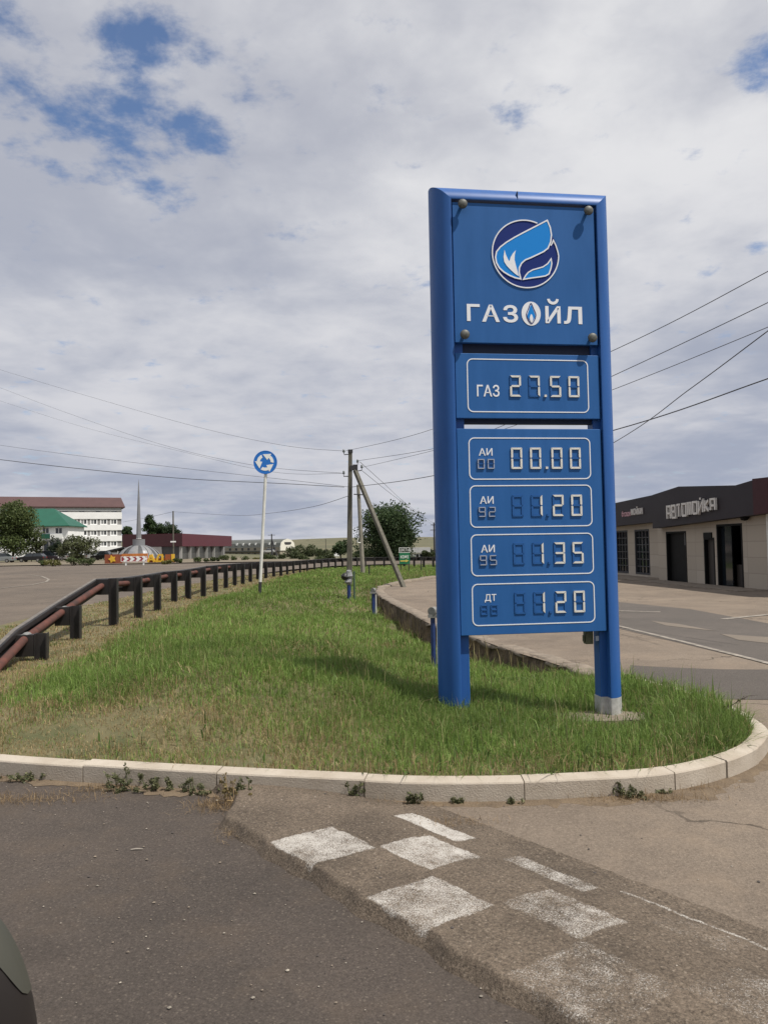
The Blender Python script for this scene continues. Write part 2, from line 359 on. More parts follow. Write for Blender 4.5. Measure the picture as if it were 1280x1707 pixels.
A_NEW = asphalt('asphalt_dark', (.054, .045, .039), (.080, .065, .055), stone=(.22, .185, .15), stone_amt=.42, pscale=.6, dust=(.115, .085, .06, .45))
A_BUMP = asphalt('asphalt_hump', (.085, .067, .051), (.140, .110, .083), stone=(.30, .25, .195), stone_amt=.6, paint_attr='paint', pscale=2.0, grain=.8)
def sheet(name, poly, z, m, hole=None):
    vs = [tuple(p[:2]) for p in poly]; n = len(vs); ed = [(i, (i+1) % n) for i in range(n)]
    if hole is not None:
        k = len(hole); vs += [tuple(map(float, p[:2])) for p in hole]; ed += [(n+i, n+(i+1) % k) for i in range(k)]
    r = delaunay_2d_cdt([Vector(v) for v in vs], ed, [], 1, 1e-5); V, Fc = r[0], r[2]
    if hole is not None:
        cx = np.array([sum(V[i][0] for i in f)/len(f) for f in Fc]); cy = np.array([sum(V[i][1] for i in f)/len(f) for f in Fc])
        ins = inside(hole, cx, cy); Fc = [f for f, q in zip(Fc, ins) if not q]
    return tag(mesh_obj(name, [(v[0], v[1], z) for v in V], [tuple(f) for f in Fc], m), kind='structure')
sheet('road', [(-170,-20),(70,-20),(70,62),(40,84),(0,86),(-22,92),(-60,93.5),(-170,95)], 0.0, A_ROAD, isl)
sheet('lot_pavement', [(60,-15),(60,60),(14.5,55)]+[tuple(p) for p in WL[::-1]][::2]+[(2.72,8.5),(2.92,7.6),(2.98,6.6),(2.90,6.15),(2.71,5.80),(2.46,5.51),(2.1,5.22),(1.7,5.02),(1.31,4.96),(.75,4.92),(.19,4.94),(-.18,5.02),(-.5,5.1),(1.6,2.2),(4,-1),(12,-12)], .006, A_OLD)
def pxpoly(pts, z=0): return [tuple(G(px, py, z)[:2]) for px, py in pts]
# dark foreground asphalt, left of the painted hump
sheet('road_surface', [(-9,7.5),(-6.3,8.3),(-5.38,7.36),(-4.58,6.56),(-3.68,5.98),(-2.76,5.64),(-1.81,5.38),(-1.0,5.18),(-.72,4.5),(.62,2.75),(2.6,.25),(3,-6),(-9,-6)], .004, A_NEW)
sheet('road_patch', pxpoly([(1112,1152),(1150,1166),(1420,1170),(1420,1118),(1200,1117),(1100,1113),(1050,1110),(1052,1133)]), .010, asphalt('asphalt_band', (.076, .067, .060), (.095, .082, .072), stone_amt=.3))
sheet('road_lane', pxpoly([(870,1000),(1020,1046),(1130,1072),(1280,1108),(1420,1140),(1420,1052),(1280,1040),(1150,1016),(1020,1003),(900,988)]), .010, asphalt('asphalt_lane', (.085, .075, .067), (.11, .095, .084), stone_amt=.3))
sheet('pale_patch', pxpoly([(1084,1036),(1130,1041),(1192,1053),(1110,1044)]), .014, asphalt('asphalt_pale', (.16, .135, .11), (.19, .16, .13), stone_amt=.2))
sheet('pale_patch', pxpoly([(1200,1058),(1290,1064),(1340,1080),(1230,1068)]), .014, bpy.data.materials['asphalt_pale'])
def road_line(name, pts, w, z=.016):
    P = resample(np.array([G(*p)[:2] for p in pts]), .6); n = normals(P); a = P+n*w/2; b = P-n*w/2
    vs = [(x, y, z) for x, y in a]+[(x, y, z) for x, y in b]; k = len(P)
    return tag(mesh_obj(name, vs, [(i, k+i, k+i+1, i+1) for i in range(k-1)], MT['line']), kind='structure')
road_line('lane_line', [(1010,1040),(1032,1045),(1130,1069),(1280,1107),(1400,1140)], .10)
road_line('lane_line', [(1020,1019),(1060,1019.5),(1100,1021)], .16)
road_line('lane_line', [(1205,1033),(1280,1025.5),(1320,1021)], .16)
road_line('plaza_line', [(18,958),(50,958.5),(70,961),(82,966),(78,970),(55,975),(20,979),(-20,983)], .13)
road_line('plaza_line', [(90,978),(130,976.5),(165,974.5)], .12)
sheet('verge', [(-170,95.3),(-60,93.8),(-22,92.3),(2,87),(2,97),(-20,112),(-24,136),(-170,138)], .09, MT['verge'])
sheet('far_pavement', [(-170,95.0),(-60,93.4),(-22,92),(0,86.2),(2,87),(-22,93.2),(-60,94.6),(-170,96.2)], .12, mat('far_kerb', (.24, .205, .165), .9, var=.2))

def build_hump():
    us = np.arange(-1.0, 5.4, .02); vv = np.linspace(0, 1, 120)
    U, T = np.meshgrid(us, vv, indexing='ij')
    left = -.085+.26*smoothstep(-U, .02, .5)+.012*np.sin(U*9)+.01*np.sin(U*23+1); right = 1.10
    V = left+(right-left)*T
    X = -.85+.62*U+.785*V; Y = 4.47-.785*U+.62*V
    dl = V-left
    Hh = .058*smoothstep(dl, .0, .06)*(1-smoothstep(V, .45, 1.06))
    Z = .009+Hh-.012*(dl < .001)+RNG.normal(0, .0016, U.shape)*(dl > .01)
    paint = np.zeros(U.shape)
    cells = [(.40,.82,-.05,.345,.965),(.82,1.23,.345,.69,.965),(.45,1.0,.74,.905,1.05),(1.24,1.65,-.05,.335,.925),(1.29,1.80,.755,.90,.89),(1.66,2.09,.36,.67,.86),(2.05,2.5,-.05,.38,.785),(2.12,2.5,.74,.93,.72),(2.5,2.95,.36,.68,.75),(2.95,3.4,-.03,.36,.72),(1.85,3.9,.935,.97,.95)]
    for u0, u1, v0, v1, k in cells:
        e = lambda a, lo, hi: np.minimum(smoothstep(a, lo-.014, lo+.014), 1-smoothstep(a, hi-.014, hi+.014))
        jit = .004*np.sin(U*17+v0*9)+.003*np.sin(U*41)
        paint = np.maximum(paint, k*e(U+.005*np.sin(V*14+u0)-.06*(V-v0)*(v1-v0 > .3), u0, u1)*e(V+jit, v0, v1))
    n0, n1 = U.shape; vs = np.stack([X, Y, Z], -1).reshape(-1, 3)
    fs = [(i*n1+j, (i+1)*n1+j, (i+1)*n1+j+1, i*n1+j+1) for i in range(n0-1) for j in range(n1-1)]
    o = mesh_obj('speed_hump', vs, fs, A_BUMP, smooth=True)
    at = o.data.attributes.new('paint', 'FLOAT', 'POINT'); at.data.foreach_set('value', paint.reshape(-1).astype(np.float32))
    tag(o, 'asphalt speed hump with worn white painted checker squares crossing the foreground', 'speed hump')
build_hump()

def build_island():
    pts = [tuple(p) for p in isl]; n = len(pts); ed = [(i, (i+1) % n) for i in range(n)]
    gx = []
    for y0, y1, st in ((4.5, 12, .22), (12, 30, .5), (30, 72, 1.4)):
        X, Y = np.meshgrid(np.arange(-9.5, 14.5, st), np.arange(y0, y1, st)); gx.append(np.stack([X.ravel(), Y.ravel()], 1))
    g = np.concatenate(gx); k = inside(isl, g[:, 0], g[:, 1]); g = g[k]
    d = np.min((g[:, None, 0]-isl[None, :, 0])**2+(g[:, None, 1]-isl[None, :, 1])**2, axis=1); g = g[d > .012]
    r = delaunay_2d_cdt([Vector(p) for p in pts]+[Vector(p) for p in g], ed, [], 1, 1e-5)
    V = np.array([v[:] for v in r[0]]); Z = zgrass(V[:, 0], V[:, 1])
    o = mesh_obj('turf', np.column_stack([V, Z]), [tuple(f) for f in r[2]], MT['soil'], smooth=True); tag(o, kind='structure')
build_island()

def build_kerb():
    mb = MB(); prof = [(0, -.05), (0, .119), (.006, .128), (.104, .141), (.112, .134), (.112, -.06)]
    seg = np.linalg.norm(np.diff(KL, axis=0), axis=1); S = np.concatenate([[0], np.cumsum(seg)]); s = 0.25; rr = random.Random(3)
    while s < S[-1]-.2:
        curved = s > np.interp(1.4, KL[:, 0][np.argsort(KL[:, 0])], S[np.argsort(KL[:, 0])]) if False else (np.interp(s, S, KL[:, 0]) > 1.0)
        ln = .5 if curved else 1.0; e = min(s+ln-.008, S[-1]); q = np.linspace(s, e, 9)
        P = np.stack([np.interp(q, S, KL[:, i]) for i in (0, 1)], 1); Nn = np.stack([np.interp(q, S, KN[:, i]) for i in (0, 1)], 1)
        dz = rr.uniform(-.007, .006); do = rr.uniform(-.007, .007); vs = []
        for i in range(9):
            for a, z in prof: vs.append((*(P[i]+Nn[i]*(a+do)), z+dz))
        m = len(prof); fs = [(i*m+j, (i+1)*m+j, (i+1)*m+j+1, i*m+j+1) for i in range(8) for j in range(m-1)]
        fs += [tuple(range(m)), tuple(8*m+j for j in range(m-1, -1, -1))]
        mb.add(vs, fs); s += ln
    o = mb.build('kerb', MT['kerb'], smooth=True); o.data.set_sharp_from_angle(angle=R(18)); tag(o, kind='structure')
build_kerb()

def build_dirt():
    P = KL[10:]; Nn = KN[10:]; k = len(P); wv = .05+.05*np.abs(np.convolve(RNG.normal(0, 1, k+20), np.ones(7)/2.6, 'same')[:k])
    vs = []
    for i in range(k): vs += [(*(P[i]+Nn[i]*.02), .018), (*(P[i]-Nn[i]*wv[i]*.5), .011), (*(P[i]-Nn[i]*wv[i]*RNG.uniform(.75, 1.25)), .0066)]
    fs = [(i*3+j, i*3+j+1, i*3+j+4, i*3+j+3)[::1] for i in range(k-1) for j in range(2)]
    tag(mesh_obj('kerb_dirt', vs, fs, mat('dry_dirt', (.10, .072, .047), .95, col2=(.17, .125, .08), scale=9, bump=.6, bscale=70), smooth=True), kind='structure')
build_dirt()

def build_wall():
    n = normals(WL); mb = MB(); k = len(WL); P = resample(WL, .1); n = normals(P); k = len(P)     # left of travel = grass side? tested below
    side = -1.0 if inside(isl, np.array([P[20, 0]-n[20, 0]*.2]), np.array([P[20, 1]-n[20, 1]*.2]))[0] else 1.0
    gr = n*side                               # towards the grass
    zf = zgrass(P[:, 0]+gr[:, 0]*.1, P[:, 1]+gr[:, 1]*.1)
    rn = np.convolve(RNG.normal(0, 1, k+10), np.ones(4)/4, 'same')[:k]; r2 = np.convolve(RNG.normal(0, 1, k+10), np.ones(3)/3, 'same')[:k]
    back = np.clip((P[:, 1]-28)/4, 0, 1)
    vs = []; rows = 9
    for i in range(k):
        g = gr[i]; zt = .022+.022*rn[i]+.09*back[i]
        pr = [(-.30, .004), (-.29, zt*.8), (-.12, zt+.008*r2[i]), (-.02+.04*r2[i], zt), (.02+.05*r2[i], zt-.035+.02*rn[i]), (.0+.03*rn[i], zt-.07+.03*r2[i])]
        for t in (.35, .7): pr.append((.03+.02*RNG.normal(), zt-.06+(zf[i]-.2-zt)*t))
        pr.append((.04, min(zf[i], 0)-.3))
        for a, z in pr: vs.append((*(P[i]+g*a), z))
    fs = []
    for i in range(k-1):
        for j in range(rows-1):
            q = (i*rows+j, (i+1)*rows+j, (i+1)*rows+j+1, i*rows+j+1); fs.append(q if side > 0 else q[::-1])
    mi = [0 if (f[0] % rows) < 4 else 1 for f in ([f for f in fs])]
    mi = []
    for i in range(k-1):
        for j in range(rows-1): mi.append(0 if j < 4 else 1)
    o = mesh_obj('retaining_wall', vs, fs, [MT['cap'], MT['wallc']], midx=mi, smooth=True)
    tag(o, 'low curved rough concrete retaining wall between the grass and the asphalt lot', 'wall')
build_wall()

# ------------------------------------------------------------------ grass
def dryness(x, y):
    n = lump(x, y, 1.6)*.55+lump(x+9, y-4, 4.0)*.28
    a = smoothstep(-x, -.3, 1.3)*(1-smoothstep(y+.14*(x+2), 6.1, 7.7))             # worn corner at the front left
    b = 1-smoothstep(y-np.interp(x, K_in[:, 0][np.argsort(K_in[:, 0])], K_in[:, 1][np.argsort(K_in[:, 0])]), .05, .55)
    rail = np.interp(y, [8, 10, 15, 22, 40], [-4.4, -4.6, -5.3, -5.85, -6.2])
    c = 1-smoothstep(x-rail, .15, 1.1)
    c = c*(y > 7)
    d = np.maximum(np.maximum(a*.72, b*.34*(x < 2.2)), c*.9)
    patch = lump(x*1.2-3, y*1.2+5, 2.4)
    return np.clip(d*1.05+n*.75*(.2+d)+np.maximum(0, patch)*.55*(d > .08)*(.4+d), 0, 1)
def blades(name, xs, ys, hs, ws, cols, m, kind='stuff', lean=.45, curl=.5, zz=None, zmin=.35):
    n = len(xs); z = zgrass(xs, ys) if zz is None else zz; yaw = RNG.uniform(0, 6.283, n); ld = RNG.uniform(0, 6.283, n); le = np.abs(RNG.normal(0, lean, n))
    sx, sy = np.cos(yaw)*ws/2, np.sin(yaw)*ws/2; dx, dy = np.cos(ld)*le*hs, np.sin(ld)*le*hs
    V = np.empty((n, 5, 3)); V[:, 0] = np.stack([xs-sx, ys-sy, z-.01], 1); V[:, 1] = np.stack([xs+sx, ys+sy, z-.01], 1)
    mx, my, mz = xs+dx*.38, ys+dy*.38, z+hs*.58*np.clip(1.2-le*curl*.9, zmin*1.3, 1)
    V[:, 2] = np.stack([mx+sx*.8, my+sy*.8, mz], 1); V[:, 3] = np.stack([mx-sx*.8, my-sy*.8, mz], 1)
    V[:, 4] = np.stack([xs+dx*1.1, ys+dy*1.1, z+hs*np.clip(1-le*curl, zmin, 1)], 1)
    me = bpy.data.meshes.new(name); me.vertices.add(n*5); me.vertices.foreach_set('co', V.reshape(-1).astype(np.float32))
    me.loops.add(n*7); me.polygons.add(n*2); b = (np.arange(n)*5)[:, None]
    lv = np.concatenate([b+0, b+1, b+2, b+3, b+3, b+2, b+4], 1).reshape(-1); me.loops.foreach_set('vertex_index', lv.astype(np.int32))
    ls = np.stack([np.arange(n)*7, np.arange(n)*7+4], 1).reshape(-1); me.polygons.foreach_set('loop_start', ls.astype(np.int32))
    me.polygons.foreach_set('loop_total', np.tile([4, 3], n).astype(np.int32)); me.update(calc_edges=True)
    C = np.repeat(np.column_stack([cols, np.ones(n)]), 5, axis=0); a = me.color_attributes.new('Col', 'FLOAT_COLOR', 'POINT'); a.data.foreach_set('color', C.reshape(-1).astype(np.float32))
    me.materials.append(m); o = bpy.data.objects.new(name, me); COL.objects.link(o); return tag(o, kind=kind)
def build_grass():
    X = []; Y = []; H = []; W = []
    for y0, y1, x0, x1, dens, wd, hmul in ((4.9, 6.6, -3.6, 3.1, 5200, .0046, 1), (6.6, 9, -4.9, 3.1, 3600, .006, 1), (9, 13, -6.3, 2.8, 1700, .009, 1.05), (13, 22, -8, 1.9, 700, .014, 1.1), (22, 40, -9, 3.2, 260, .026, 1.1), (40, 70, -9, 12, 90, .05, 1.15)):
        n = int((y1-y0)*(x1-x0)*dens); x = RNG.uniform(x0, x1, n); y = RNG.uniform(y0, y1, n)
        k = inside(isl, x, y) & (np.abs(x) < y*.52+.6); x, y = x[k], y[k]
        dr = dryness(x, y); tl = lump(x*1.7, y*1.7, 2.2)
        keep = RNG.uniform(0, 1, len(x)) > np.clip(dr*.45+.35*(dr > .6)*(lump(x*2, y*2, 3.5) > .25), 0, .9); x, y, dr, tl = x[keep], y[keep], dr[keep], tl[keep]
        h = (.070+.062*tl+RNG.exponential(.030, len(x)))*(1-.66*dr)*hmul
        h *= 1+.55*smoothstep(x, 1.2, 2.6)*(1-smoothstep(y, 8, 9.5))
        h *= 1-.55*(1-smoothstep(np.hypot(x-2.0, y-6.95), .2, .5))
        X.append(x); Y.append(y); H.append(np.clip(h, .02, .34)); W.append(np.full(len(x), wd)*RNG.uniform(.6, 1.3, len(x)))
    x, y, h, w = map(np.concatenate, (X, Y, H, W)); dr = dryness(x, y); n = len(x)
    g = np.array([.130, .215, .043]); g2 = np.array([.22, .305, .083]); st = np.array([.42, .345, .185]); st2 = np.array([.27, .185, .095])
    a = RNG.uniform(0, 1, n)[:, None]; c = g*(1-a)+g2*a
    tone = (1+.30*lump(x*.8, y*.8, 1.3)+.18*lump(x+3, y+8, 5.0))[:, None]; c = c*np.clip(tone, .45, 1.6)
    pd = np.clip(.06+dr*.9+.15*lump(x, y, 3.0), .03, .88); isd = (RNG.uniform(0, 1, n) < pd)[:, None]; b = RNG.uniform(0, 1, n)[:, None]
    c = np.where(isd, st*(1-b)+st2*b, c)*RNG.uniform(.65, 1.25, (n, 1))
    o = blades('grass', x, y, h, w, c, MT['grass'], lean=.95, curl=.5)
    # taller seeding stems
    m = 1500; xs = RNG.uniform(-4.2, 3.0, m); ys = RNG.uniform(5.4, 16, m); k = inside(isl, xs, ys) & (dryness(xs, ys) < .35) & (lump(xs*1.3, ys*1.3, 2.0) > -.1); xs, ys = xs[k], ys[k]
    blades('grass_stems', xs, ys, RNG.uniform(.18, .36, len(xs)), np.full(len(xs), .005), np.tile([[.30, .27, .13]], (len(xs), 1))*RNG.uniform(.6, 1.2, (len(xs), 1)), MT['grass'], lean=.3)
    # broad leaved weeds mixed in the turf and dead stalks along the wall foot
    m = 9000; xs = RNG.uniform(-2.5, 3.0, m); ys = RNG.uniform(5.0, 9.5, m); pr = smoothstep(xs, -.8, 2.4)
    k = inside(isl, xs, ys) & (RNG.uniform(0, 1, m) < pr*.9+.06); xs, ys = xs[k], ys[k]
    blades('ground_weeds', xs, ys, RNG.uniform(.05, .15, len(xs)), RNG.uniform(.008, .019, len(xs)), np.array([.10, .155, .045])*RNG.uniform(.6, 1.5, (len(xs), 1)), MT['grass'], lean=.9, curl=.6)
    t = RNG.integers(8, len(WL)-40, 420); off = RNG.uniform(.05, .4, 420); nn = normals(WL); sgn = -1 if inside(isl, np.array([WL[12, 0]-nn[12, 0]*.2]), np.array([WL[12, 1]-nn[12, 1]*.2]))[0] else 1
    xs = WL[t, 0]+sgn*nn[t, 0]*off; ys = WL[t, 1]+sgn*nn[t, 1]*off
    blades('dead_stalks', xs, ys, RNG.uniform(.2, .6, len(xs)), RNG.uniform(.006, .014, len(xs)), np.tile([[.30, .25, .13]], (len(xs), 1))*RNG.uniform(.5, 1.2, (len(xs), 1)), MT['grass'], lean=.25)
build_grass()

# ------------------------------------------------------------------ the fuel price sign
SEGS = {'0': 'abcdef', '1': 'bc', '2': 'abged', '3': 'abgcd', '5': 'afgcd', '7': 'abc', '8': 'abcdefg', '9': 'abcdfg', ' ': ''}
def digit_geo(mb, ch, x0, z0, w, h, t, y0=-.007, y1=-.001, unlit=True):
    g = t*.12; x1, z1, zm = x0+w, z0+h, z0+h/2
    def hseg(z, k): return [(x0+t*.35+g, z), (x0+t+g, z+(t/2 if k != 'a' else 0) if k != 'd' else z+t), (x1-t-g, z+(t/2 if k != 'a' else 0) if k != 'd' else z+t), (x1-t*.35-g, z)]
    P = {'a': [(x0+g, z1), (x1-g, z1), (x1-t-g, z1-t), (x0+t+g, z1-t)], 'd': [(x0+g, z0), (x1-g, z0), (x1-t-g, z0+t), (x0+t+g, z0+t)],
         'g': [(x0+t*.5+g, zm), (x0+t+g, zm+t/2), (x1-t-g, zm+t/2), (x1-t*.5-g, zm), (x1-t-g, zm-t/2), (x0+t+g, zm-t/2)],
         'f': [(x0, z1-g), (x0+t, z1-t-g), (x0+t, zm+t*.5+g), (x0+t*.4, zm+g), (x0, zm+t*.3+g)], 'b': [(x1, z1-g), (x1-t, z1-t-g), (x1-t, zm+t*.5+g), (x1-t*.4, zm+g), (x1, zm+t*.3+g)],
         'e': [(x0, z0+g), (x0+t, z0+t+g), (x0+t, zm-t*.5-g), (x0+t*.4, zm-g), (x0, zm-t*.3-g)], 'c': [(x1, z0+g), (x1-t, z0+t+g), (x1-t, zm-t*.5-g), (x1-t*.4, zm-g), (x1, zm-t*.3-g)]}
    for k, p in P.items():
        on = k in SEGS[ch]
        if on: mb.mat(1).prism(p, y0-.004, y1)
        elif unlit: mb.mat(0).prism(p, y0, y1)
    mb.mat(0)
def rrect(x0, x1, z0, z1, r, n=6):
    out = []
    for cx, cz, a in ((x1-r, z1-r, 0), (x0+r, z1-r, 90), (x0+r, z0+r, 180), (x1-r, z0+r, 270)):
        for i in range(n+1):
            t = R(a+90*i/n); out.append((cx+r*math.cos(t), cz+r*math.sin(t)))
    return out
def build_price_sign():
    a = R(8); root = empty('price_sign', (.676, 7.0, 0), a)
    tag(root, 'tall blue petrol station price sign standing on two columns in the grass', 'price sign')
    xi0, xi1, zi = -.014, 1.388, 4.785; w, y0, y1 = .165, -.022, .18
    prof = [(0, y1), (0, .03), (0, y0+.004)]+[(w*math.sin(R(t)), y1-(y1-y0)*math.cos(R(t))) for t in range(4, 91, 7)]+[(w, y1+.03), (0, y1+.03)]
    n = len(prof)
    def seg(pa, pb, name, m):
        mb = MB(); vs = [pa(s, y) for s, y in prof]+[pb(s, y) for s, y in prof]; mb.add(vs, [(i, i+1, n+i+1, n+i) for i in range(n-1)])
        return mb.build(name, m, root, smooth=True)
    zb = .17; zlo = -.35
    L0 = lambda z: (lambda s, y: (xi0-s, y, z)); R0 = lambda z: (lambda s, y: (xi1+s, y, z))
    LT = lambda s, y: (xi0-s, y, zi+s); RT = lambda s, y: (xi1+s, y, zi+s)
    c = seg(L0(zlo), LT, 'column', MT['blue'])
    c2 = seg(R0(zb), RT, 'column', MT['blue'])
    base = MB(); vs = [R0(zlo)(s*1.02, y) for s, y in prof]+[R0(zb)(s*1.02, y) for s, y in prof]; base.add(vs, [(i, i+1, n+i+1, n+i) for i in range(n-1)])
    bo = base.build('column_base', mat('diamond_foil', (.42, .42, .42), .5, .4, col2=(.62, .62, .62), scale=22), c2, smooth=True); bo['label'] = 'bare silver foot of the right column'
    seg(LT, RT, 'top_rail', MT['blue'])
    jm = MB(); jm.box(.62, .622, -.0225, .1, zi+.02, zi+.10); jm.build('joint', MT['slate'], root)
    # inner square posts behind the panels
    for x0, x1 in ((-.05, .085), (1.325, 1.41)):
        p = MB().box(x0, x1, .06, .2, zlo, 4.74).build('inner_post', MT['blue'], root); bevel(p, .008)
    ft = MB().box(1.321, 1.414, .056, .204, zlo, .172).build('post_base', bpy.data.materials['diamond_foil'], root)
    for z0, z1 in ((3.375, 3.47), (2.72, 2.82), (4.62, 4.7), (.83, .90)):
        MB().box(.085, 1.325, .09, .15, z0, z1).build('crossbar', MT['slate'], root)
    # logo panel
    lp = MB().box(0, 1.372, 0, .045, 3.453, 4.763).build('logo_panel', MT['panel'], root); bevel(lp, .004)
    for x, z in ((.085, 4.722), (1.292, 4.712), (.079, 3.512), (1.294, 3.507)):
        k = MB(); pr = [(.0, -.084)]+[(.044*math.sin(R(t)), -.062-.022*math.cos(R(t))) for t in range(15, 91, 15)]+[(.044, -.052), (.036, -.046), (.015, -.045), (.015, 0)]
        m2 = MB(); m2.lathe([(r, -y) for r, y in pr], 20); m2.v = [(x+vx, -vz, z+vy) for vx, vy, vz in m2.v]
        m2.build('knob', MT['knob'], lp, smooth=True)
    em = MB(); cx, cz, rad = .688, 4.297, .319
    q = lambda px, py: (cx+(px-659)*.00154, cz-(py-465)*.00152)
    circ = [(cx+rad*math.cos(R(t)), cz+rad*math.sin(R(t))) for t in range(0, 360, 5)]
    notch = [q(738, 285), q(800, 250), q(826, 330), q(835, 373)]
    em.mat(0).prism(circ, -.003, 0)
    main = [q(*p) for p in ((800,250),(818,295),(824,340),(818,385),(800,425),(772,447),(735,466),(690,488),(655,503),(632,524),(617,553),(615,582),(624,622),(590,616),(555,602),(520,582),(493,558),(475,525),(471,492),(478,458),(502,428),(540,398),(590,366),(650,332),(720,294))]
    notchp = [q(*p) for p in ((745,288),(790,262),(812,300),(824,345),(834,372),(858,400),(872,440),(905,350),(840,240),(760,250))]
    em.mat(1).prism(main, -.006, -.003); em.mat(2).ribbon(main, .0125, -.009, -.0005)
    # right leaf: navy with white edge following the disc rim
    rl = [q(*p) for p in ((818,408),(828,392),(835,373),(850,405),(862,445),(866,470))]
    em.mat(2).ribbon(rl, .011, -.009, -.0005, closed=False)
    arc = [(cx+rad*math.cos(R(t)), cz+rad*math.sin(R(t))) for t in range(68, 362, 4)]
    em.mat(2).ribbon(arc, .011, -.0085, -.0005, closed=False)
    sec = [q(*p) for p in ((818,490),(821,520),(815,550),(802,585),(780,598),(740,606),(690,614),(641,624),(655,600),(672,580),(700,563),(730,554),(765,543),(795,522))]
    em.mat(1).prism(sec, -.006, -.003); em.mat(2).ribbon(sec, .0115, -.009, -.0005)
    fl = [q(*p) for p in ((527,445),(535,475),(548,505),(556,515),(564,490),(578,466),(597,445),(590,475),(588,505),(596,540),(605,575),(612,606),(590,592),(565,570),(540,545),(524,520),(520,490))]
    em.mat(2).prism(fl, -.0095, -.006)
    em.build('emblem', [MT['navy'], MT['sky'], MT['white']], lp)
    lt = MB()
    for ch, x0, x1, z0, z1 in (('Г', .116, .238, 3.653, 3.812), ('А', .258, .426, 3.650, 3.810), ('З', .458, .600, 3.648, 3.812), ('И', .864, 1.012, 3.650, 3.812), ('Л', 1.044, 1.222, 3.648, 3.812)):
        text_geo(lt.mat(0), ch, x0, z0, x1, z1, -.003, .0025, bold=.022)
    bw = [(.895+.004+.043*math.cos(R(t)), 3.880+.040*math.sin(R(t))) for t in range(180, 361, 12)]
    bw = [(x+.042, z) for x, z in bw]; lt.ribbon(bw, .026, -.003, -.0005, closed=False)
    ell = [(.727+.092*math.cos(R(t)), 3.736+.113*math.sin(R(t))) for t in range(0, 360, 8)]; lt.prism(ell, -.003, -.0003)
    drop = spline([(.727, 3.832), (.752, 3.780), (.772, 3.728), (.757, 3.675), (.727, 3.642), (.697, 3.675), (.682, 3.728), (.702, 3.780)], 5)
    lt.mat(1).ribbon(drop, .007, -.006, -.003)
    fl2 = spline([(.727, 3.815), (.748, 3.765), (.764, 3.715), (.750, 3.680), (.727, 3.66), (.704, 3.680), (.690, 3.715), (.706, 3.765)], 5)
    lt.mat(2).prism(fl2, -.0055, -.003)
    fl3 = spline([(.727, 3.730), (.742, 3.70), (.740, 3.672), (.727, 3.652), (.714, 3.672), (.712, 3.70)], 5); lt.mat(0).prism(fl3, -.0085, -.0055)
    lt.build('lettering', [MT['white'], MT['navy'], MT['sky']], lp)
    # price panels
    def panel(z0, z1): return bevel(MB().box(-.004, 1.374, 0, .045, z0, z1).build('price_panel', MT['panel'], root), .004)
    def row(pn, bz0, bz1, name, nz0, nz1, nx0, nx1, price, dz, grade=None, gz=None, bx=(.108, 1.26), dot=True, xo=0):
        MB().ribbon(rrect(bx[0], bx[1], bz0, bz1, .05), .0095, -.003, -.0003).build('border', MT['white'], pn)
        text_geo(MB(), name, nx0, nz0, nx1, nz1, -.003, .0025, bold=.010).build('fuel_name', MT['white'], pn)
        for ch, x in zip(price, (.500, .680, .884, 1.062)):
            mb = MB(); digit_geo(mb, ch, x+xo, dz, .104, .196, .0175); mb.build('digit', [MT['seg'], MT['lit']], pn)
        d = MB(); d.mat(1 if dot else 0).box(.826+xo, .848+xo, -.013, -.001, dz-.001, dz+.02); d.build('decimal_point', [MT['seg'], MT['lit']], pn)
        if grade:
            for ch, x in zip(grade, (.184, .277)):
                mb = MB(); digit_geo(mb, ch, x+xo, gz, .064, .090, .009, -.007); mb.build('grade_digit', [MT['seg'], MT['lbl']], pn)
    p2 = panel(2.756, 3.355)
    row(p2, 2.816, 3.302, 'ГАЗ', 2.955, 3.065, .194, .406, '2750', 2.957, xo=.006)
    p3 = panel(.785, 2.660)
    row(p3, 2.197, 2.574, 'АИ', 2.412, 2.480, .198, .326, '0000', 2.289, '00', 2.291)
    row(p3, 1.760, 2.136, 'АИ', 1.972, 2.040, .198, .326, ' 120', 1.852, '92', 1.853, dot=False)
    row(p3, 1.320, 1.690, 'АИ', 1.530, 1.598, .198, .326, ' 135', 1.414, '95', 1.414, dot=False)
    row(p3, .872, 1.243, 'ДТ', 1.078, 1.152, .222, .330, ' 120', .965, '  ', .965, dot=False)
    # junction box under the right end
    jb = MB(); jb.box(1.21, 1.285, .10, .17, .655, .78); jb.box(1.195, 1.21, .115, .155, .675, .74)
    jo = jb.build('junction_box', MT['olive'], root); bevel(jo, .008)
    MB().box(1.286, 1.318, .055, .06, .69, .735).build('sticker', MT['lbl'], jo)
build_price_sign()

def build_slab():
    mb = MB(); p = G(985, 1191, .05)
    vs = []; rr = random.Random(5)
    for i, (dx, dy) in enumerate(((-.38,-.16),(.0,-.22),(.36,-.18),(.42,.1),(.2,.2),(-.2,.22),(-.42,.08))): vs.append((p[0]+.12+dx, p[1]+.1+dy))
    z = zg(p[0], p[1]); n = len(vs); v3 = [(x, y, z-.1) for x, y in vs]+[(x, y, z+.045) for x, y in vs]
    mb.add(v3, [tuple(range(n, 2*n))]+[(i, (i+1) % n, n+(i+1) % n, n+i) for i in range(n)])
    tag(mb.build('footing', MT['cap']), 'weathered concrete footing slab half hidden in grass at the foot of the price sign', 'footing')
build_slab()

